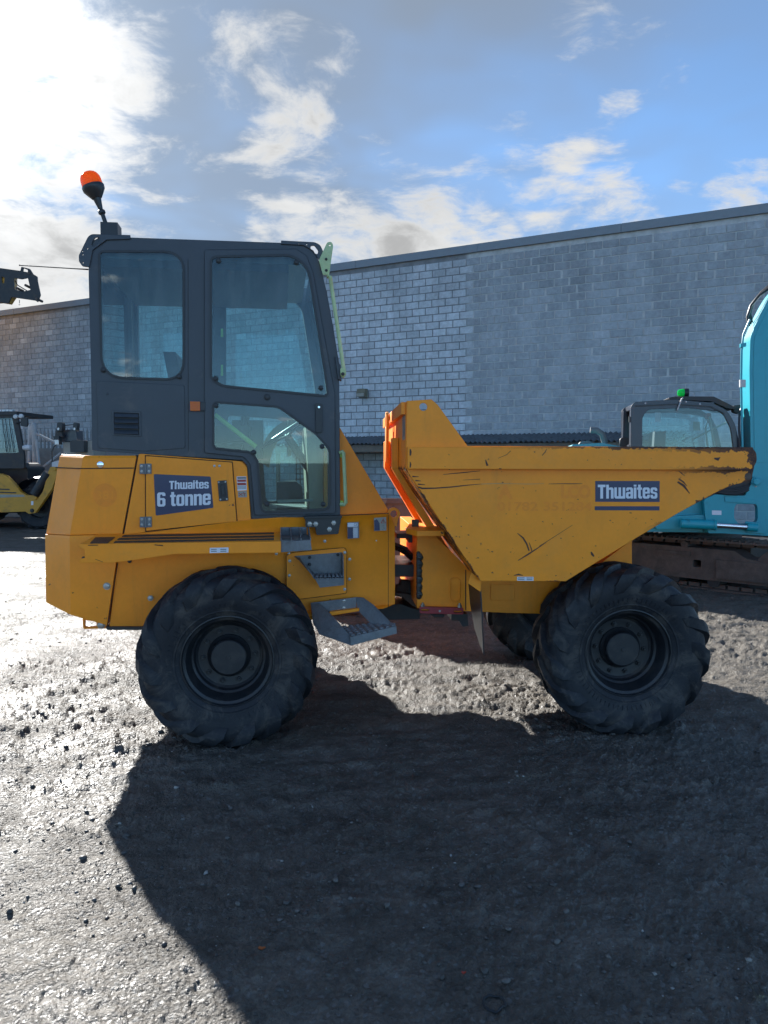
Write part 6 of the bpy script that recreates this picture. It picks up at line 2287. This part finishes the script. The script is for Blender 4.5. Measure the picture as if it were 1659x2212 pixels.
bpl('boom_section', [(-620, 760), (-60, 575), (8, 580), (30, 586), (28, 640), (18, 655), (0, 652), (-60, 655), (-600, 860)], 0.05, 0.35, 'loader_yellow')
bpl('head_plate', rounded([(-10, 577.5), (44, 585), (46, 576), (64, 580.5), (71.5, 592.5), (80, 597), (80.5, 607), (87, 637), (81, 652.5), (76, 649), (24, 641.5), (18, 655), (-10, 652)], 1.5), -0.02, 0.05, 'black_steel',
    holes=[rounded([(29, 600), (46, 603), (60, 600), (66, 626), (48, 630), (30, 624)], 2), rounded([(50, 579), (60, 583), (60, 588), (49, 586)], 1), rounded([(3, 597), (10, 599), (9, 613), (4, 610)], 1)])
bpl('head_plate', rounded([(-10, 577.5), (44, 585), (46, 576), (64, 580.5), (71.5, 592.5), (80, 597), (80.5, 607), (87, 637), (81, 652.5), (76, 649), (24, 641.5), (18, 655), (-10, 652)], 1.5), 0.36, 0.43, 'black_steel',
    holes=[rounded([(29, 600), (46, 603), (60, 600), (66, 626), (48, 630), (30, 624)], 2), rounded([(50, 579), (60, 583), (60, 588), (49, 586)], 1), rounded([(3, 597), (10, 599), (9, 613), (4, 610)], 1)])
for (x, y) in ((36, 622), (55, 616), (78, 645), (62, 590)):
    mb = MB()
    mb.cyl(BF.L(x, y, -0.05), BF.L(x, y, -0.05) + Vector((0, 0.52, 0)), 0.05, n=12)
    mb.build('cross_pin', 'rusty_steel', bh, BF)
mb = MB()
mb.tube([BF.L(30, 601, 0.2), BF.L(38, 616, 0.2), BF.L(58, 628, 0.2)], 0.02, 8)
mb.tube([BF.L(42, 648, 0.0), BF.L(42, 655, 0.0)], 0.012, 6)
c_ = BF.L(42, 658, 0.0)
mb.tube([c_ + Vector((0.022 * math.cos(2 * math.pi * i / 12), 0, 0.022 * math.sin(2 * math.pi * i / 12))) for i in range(13)], 0.006, 6)
mb.build('hanging_hook', 'black_steel', bh, BF)
zb0 = BF.L(-610, 810, 0.2)
mb = MB()
mb.box(zb0.x - 1.6, zb0.x + 1.2, -0.6, 1.0, 0.5, 1.2)
mb.box(zb0.x - 0.3, zb0.x + 0.3, 0.0, 0.4, 1.2, zb0.z + 0.1)
mb.box(zb0.x - 1.5, zb0.x + 1.1, -0.7, 1.1, -0.02, 0.5)
mb.build('carrier', 'loader_yellow', bh, BF)

# ================================================================== loose buckets behind the dumper
def bucket(px, py, Y, w, r, yaw, mat, label, tilt=0.0):
    p = at(px, py, Y)
    fr = Frame((p.x, p.y, 0), yaw)
    prof = []
    for i in range(11):
        a = R(200 - i * 22)
        prof.append((r * math.cos(a), r * (1 + 0.0) + r * math.sin(a) * 0.98))
    prof = [(q0, max(0.02, q1)) for (q0, q1) in prof]
    e_ = empty('digger_bucket', fr.M)
    tag(e_, label, 'bucket', None)
    mb = MB()
    rows_ = [[(q0, y, q1) for (q0, q1) in prof] for y in (-w / 2, w / 2)]
    mb.grid(rows_)
    mb.grid([[(q0 * 0.95, y, r + (q1 - r) * 0.95) for (q0, q1) in prof] for y in (-w / 2, w / 2)])
    mb.build('shell', mat, e_, fr)
    for y in (-w / 2, w / 2):
        MB().plate(prof, (), y - 0.012, y + 0.012).build('side_plate', mat, e_, fr)
    for y in (-0.1, 0.1):
        ear = [(-0.15 * r / 0.3, 2 * r - 0.04), (0.4 * r, 2 * r - 0.06), (0.28 * r, 2 * r + 0.35 * r), (0.1 * r, 2 * r + 0.42 * r)]
        MB().plate(ear, [circle(0.17 * r, 2 * r + 0.2 * r, 0.08 * r, 12)], y - 0.015, y + 0.015).build('hanger_ear', mat, e_, fr)
    n_t = 4
    for k in range(n_t):
        y = -w / 2 + w * (k + 0.5) / n_t
        x0_, z0_ = prof[-1]
        mb = MB()
        mb.hexa([(x0_ - 0.03, y - 0.035, z0_ - 0.02), (x0_ + 0.03, y - 0.035, z0_ - 0.02), (x0_ + 0.03, y + 0.035, z0_ - 0.02), (x0_ - 0.03, y + 0.035, z0_ - 0.02),
                 (x0_ + 0.01, y - 0.02, z0_ + 0.16), (x0_ + 0.04, y - 0.02, z0_ + 0.16), (x0_ + 0.04, y + 0.02, z0_ + 0.16), (x0_ + 0.01, y + 0.02, z0_ + 0.16)])
        mb.build('tooth', 'grey_steel', e_, fr)
    return e_


bk0 = at(835, 1078, 8.6)
BK = Frame((bk0.x, bk0.y, 0), R(8))
gb = empty('grading_bucket', BK.M)
tag(gb, 'wide purple-brown grading bucket showing between dumper cowl and skip', 'bucket')
zt_ = bk0.z
MB().box(-0.75, 1.1, -0.02, 0.0, 0.02, zt_ - 0.0).build('back_plate', 'bucket_steel', gb, BK)
MB().box(-0.75, 1.1, -0.045, -0.0205, zt_ - 0.05, zt_ + 0.01).build('top_bar', 'bucket_steel', gb, BK)
MB().box(-0.75, 1.1, 0.001, 0.7, 0.0, 0.03).build('floor_plate', 'bucket_steel', gb, BK)
for x in (-0.75, 1.08):
    MB().box(x, x + 0.02, 0.001, 0.7, 0.031, zt_ - 0.1).build('side_plate', 'bucket_steel', gb, BK)
mb = MB()
mb.hexa([(-0.16, -0.06, zt_ - 0.30), (-0.12, -0.06, zt_ - 0.30), (0.0, -0.06, zt_), (-0.05, -0.06, zt_), (-0.16, -0.022, zt_ - 0.30), (-0.12, -0.022, zt_ - 0.30), (0.0, -0.022, zt_), (-0.05, -0.022, zt_)])
mb.build('stiffener', 'grey_steel', gb, BK)
bucket(800, 1075, 9.6, 0.7, 0.42, R(20), 'bucket_steel', 'brown digger bucket stacked behind the grading bucket, nearest the cowl')
bucket(850, 1060, 10.6, 0.6, 0.44, R(60), 'grey_steel', 'blue-grey digger bucket behind the grading bucket, beside the skip back')
bucket(785, 1040, 11.6, 0.6, 0.50, R(-20), 'grey_steel', 'grey digger bucket farthest back under the lean-to eaves')

# ================================================================== small things on the ground
p = on_ground(1067, 2168)
gz = ground_z(p.x, p.y)
mb = MB()
mb.tube([(p.x + 0.034 * math.cos(2 * math.pi * i / 28), p.y + 0.034 * math.sin(2 * math.pi * i / 28), ground_z(p.x + 0.034 * math.cos(2 * math.pi * i / 28), p.y + 0.034 * math.sin(2 * math.pi * i / 28)) + 0.006) for i in range(29)], 0.0042, 8)
tag(mb.build('rubber_ring', 'rubber_strip', None, WORLD), 'small black rubber ring lying on the wet ground', 'ring')
for (px, py, m_, nm, lb, ct) in ((566, 2058, 'leaf_litter', 'dead_leaf', 'curled orange-brown leaf on the shadowed ground', 'leaf'), (1002, 2110, 'red_plastic', 'plastic_scrap', 'tiny red scrap near the rubber ring', 'scrap')):
    p = on_ground(px, py)
    gz = ground_z(p.x, p.y) + 0.006
    s_ = 0.013 if nm == 'dead_leaf' else 0.008
    mb = MB()
    mb.grid([[(p.x - s_, p.y - s_ * 0.2, gz + 0.003), (p.x, p.y - s_ * 0.5, gz), (p.x + s_, p.y - s_ * 0.1, gz + 0.004)], [(p.x - s_ * 0.8, p.y + s_ * 0.3, gz + 0.005), (p.x, p.y + s_ * 0.5, gz + 0.001), (p.x + s_ * 0.9, p.y + s_ * 0.35, gz + 0.003)]])
    mb.grid([[(p.x - s_, p.y - s_ * 0.2, gz + 0.001), (p.x, p.y - s_ * 0.5, gz - 0.002), (p.x + s_, p.y - s_ * 0.1, gz + 0.002)], [(p.x - s_ * 0.8, p.y + s_ * 0.3, gz + 0.003), (p.x, p.y + s_ * 0.5, gz - 0.001), (p.x + s_ * 0.9, p.y + s_ * 0.35, gz + 0.001)]])
    tag(mb.build(nm, m_, None, WORLD), lb, ct)
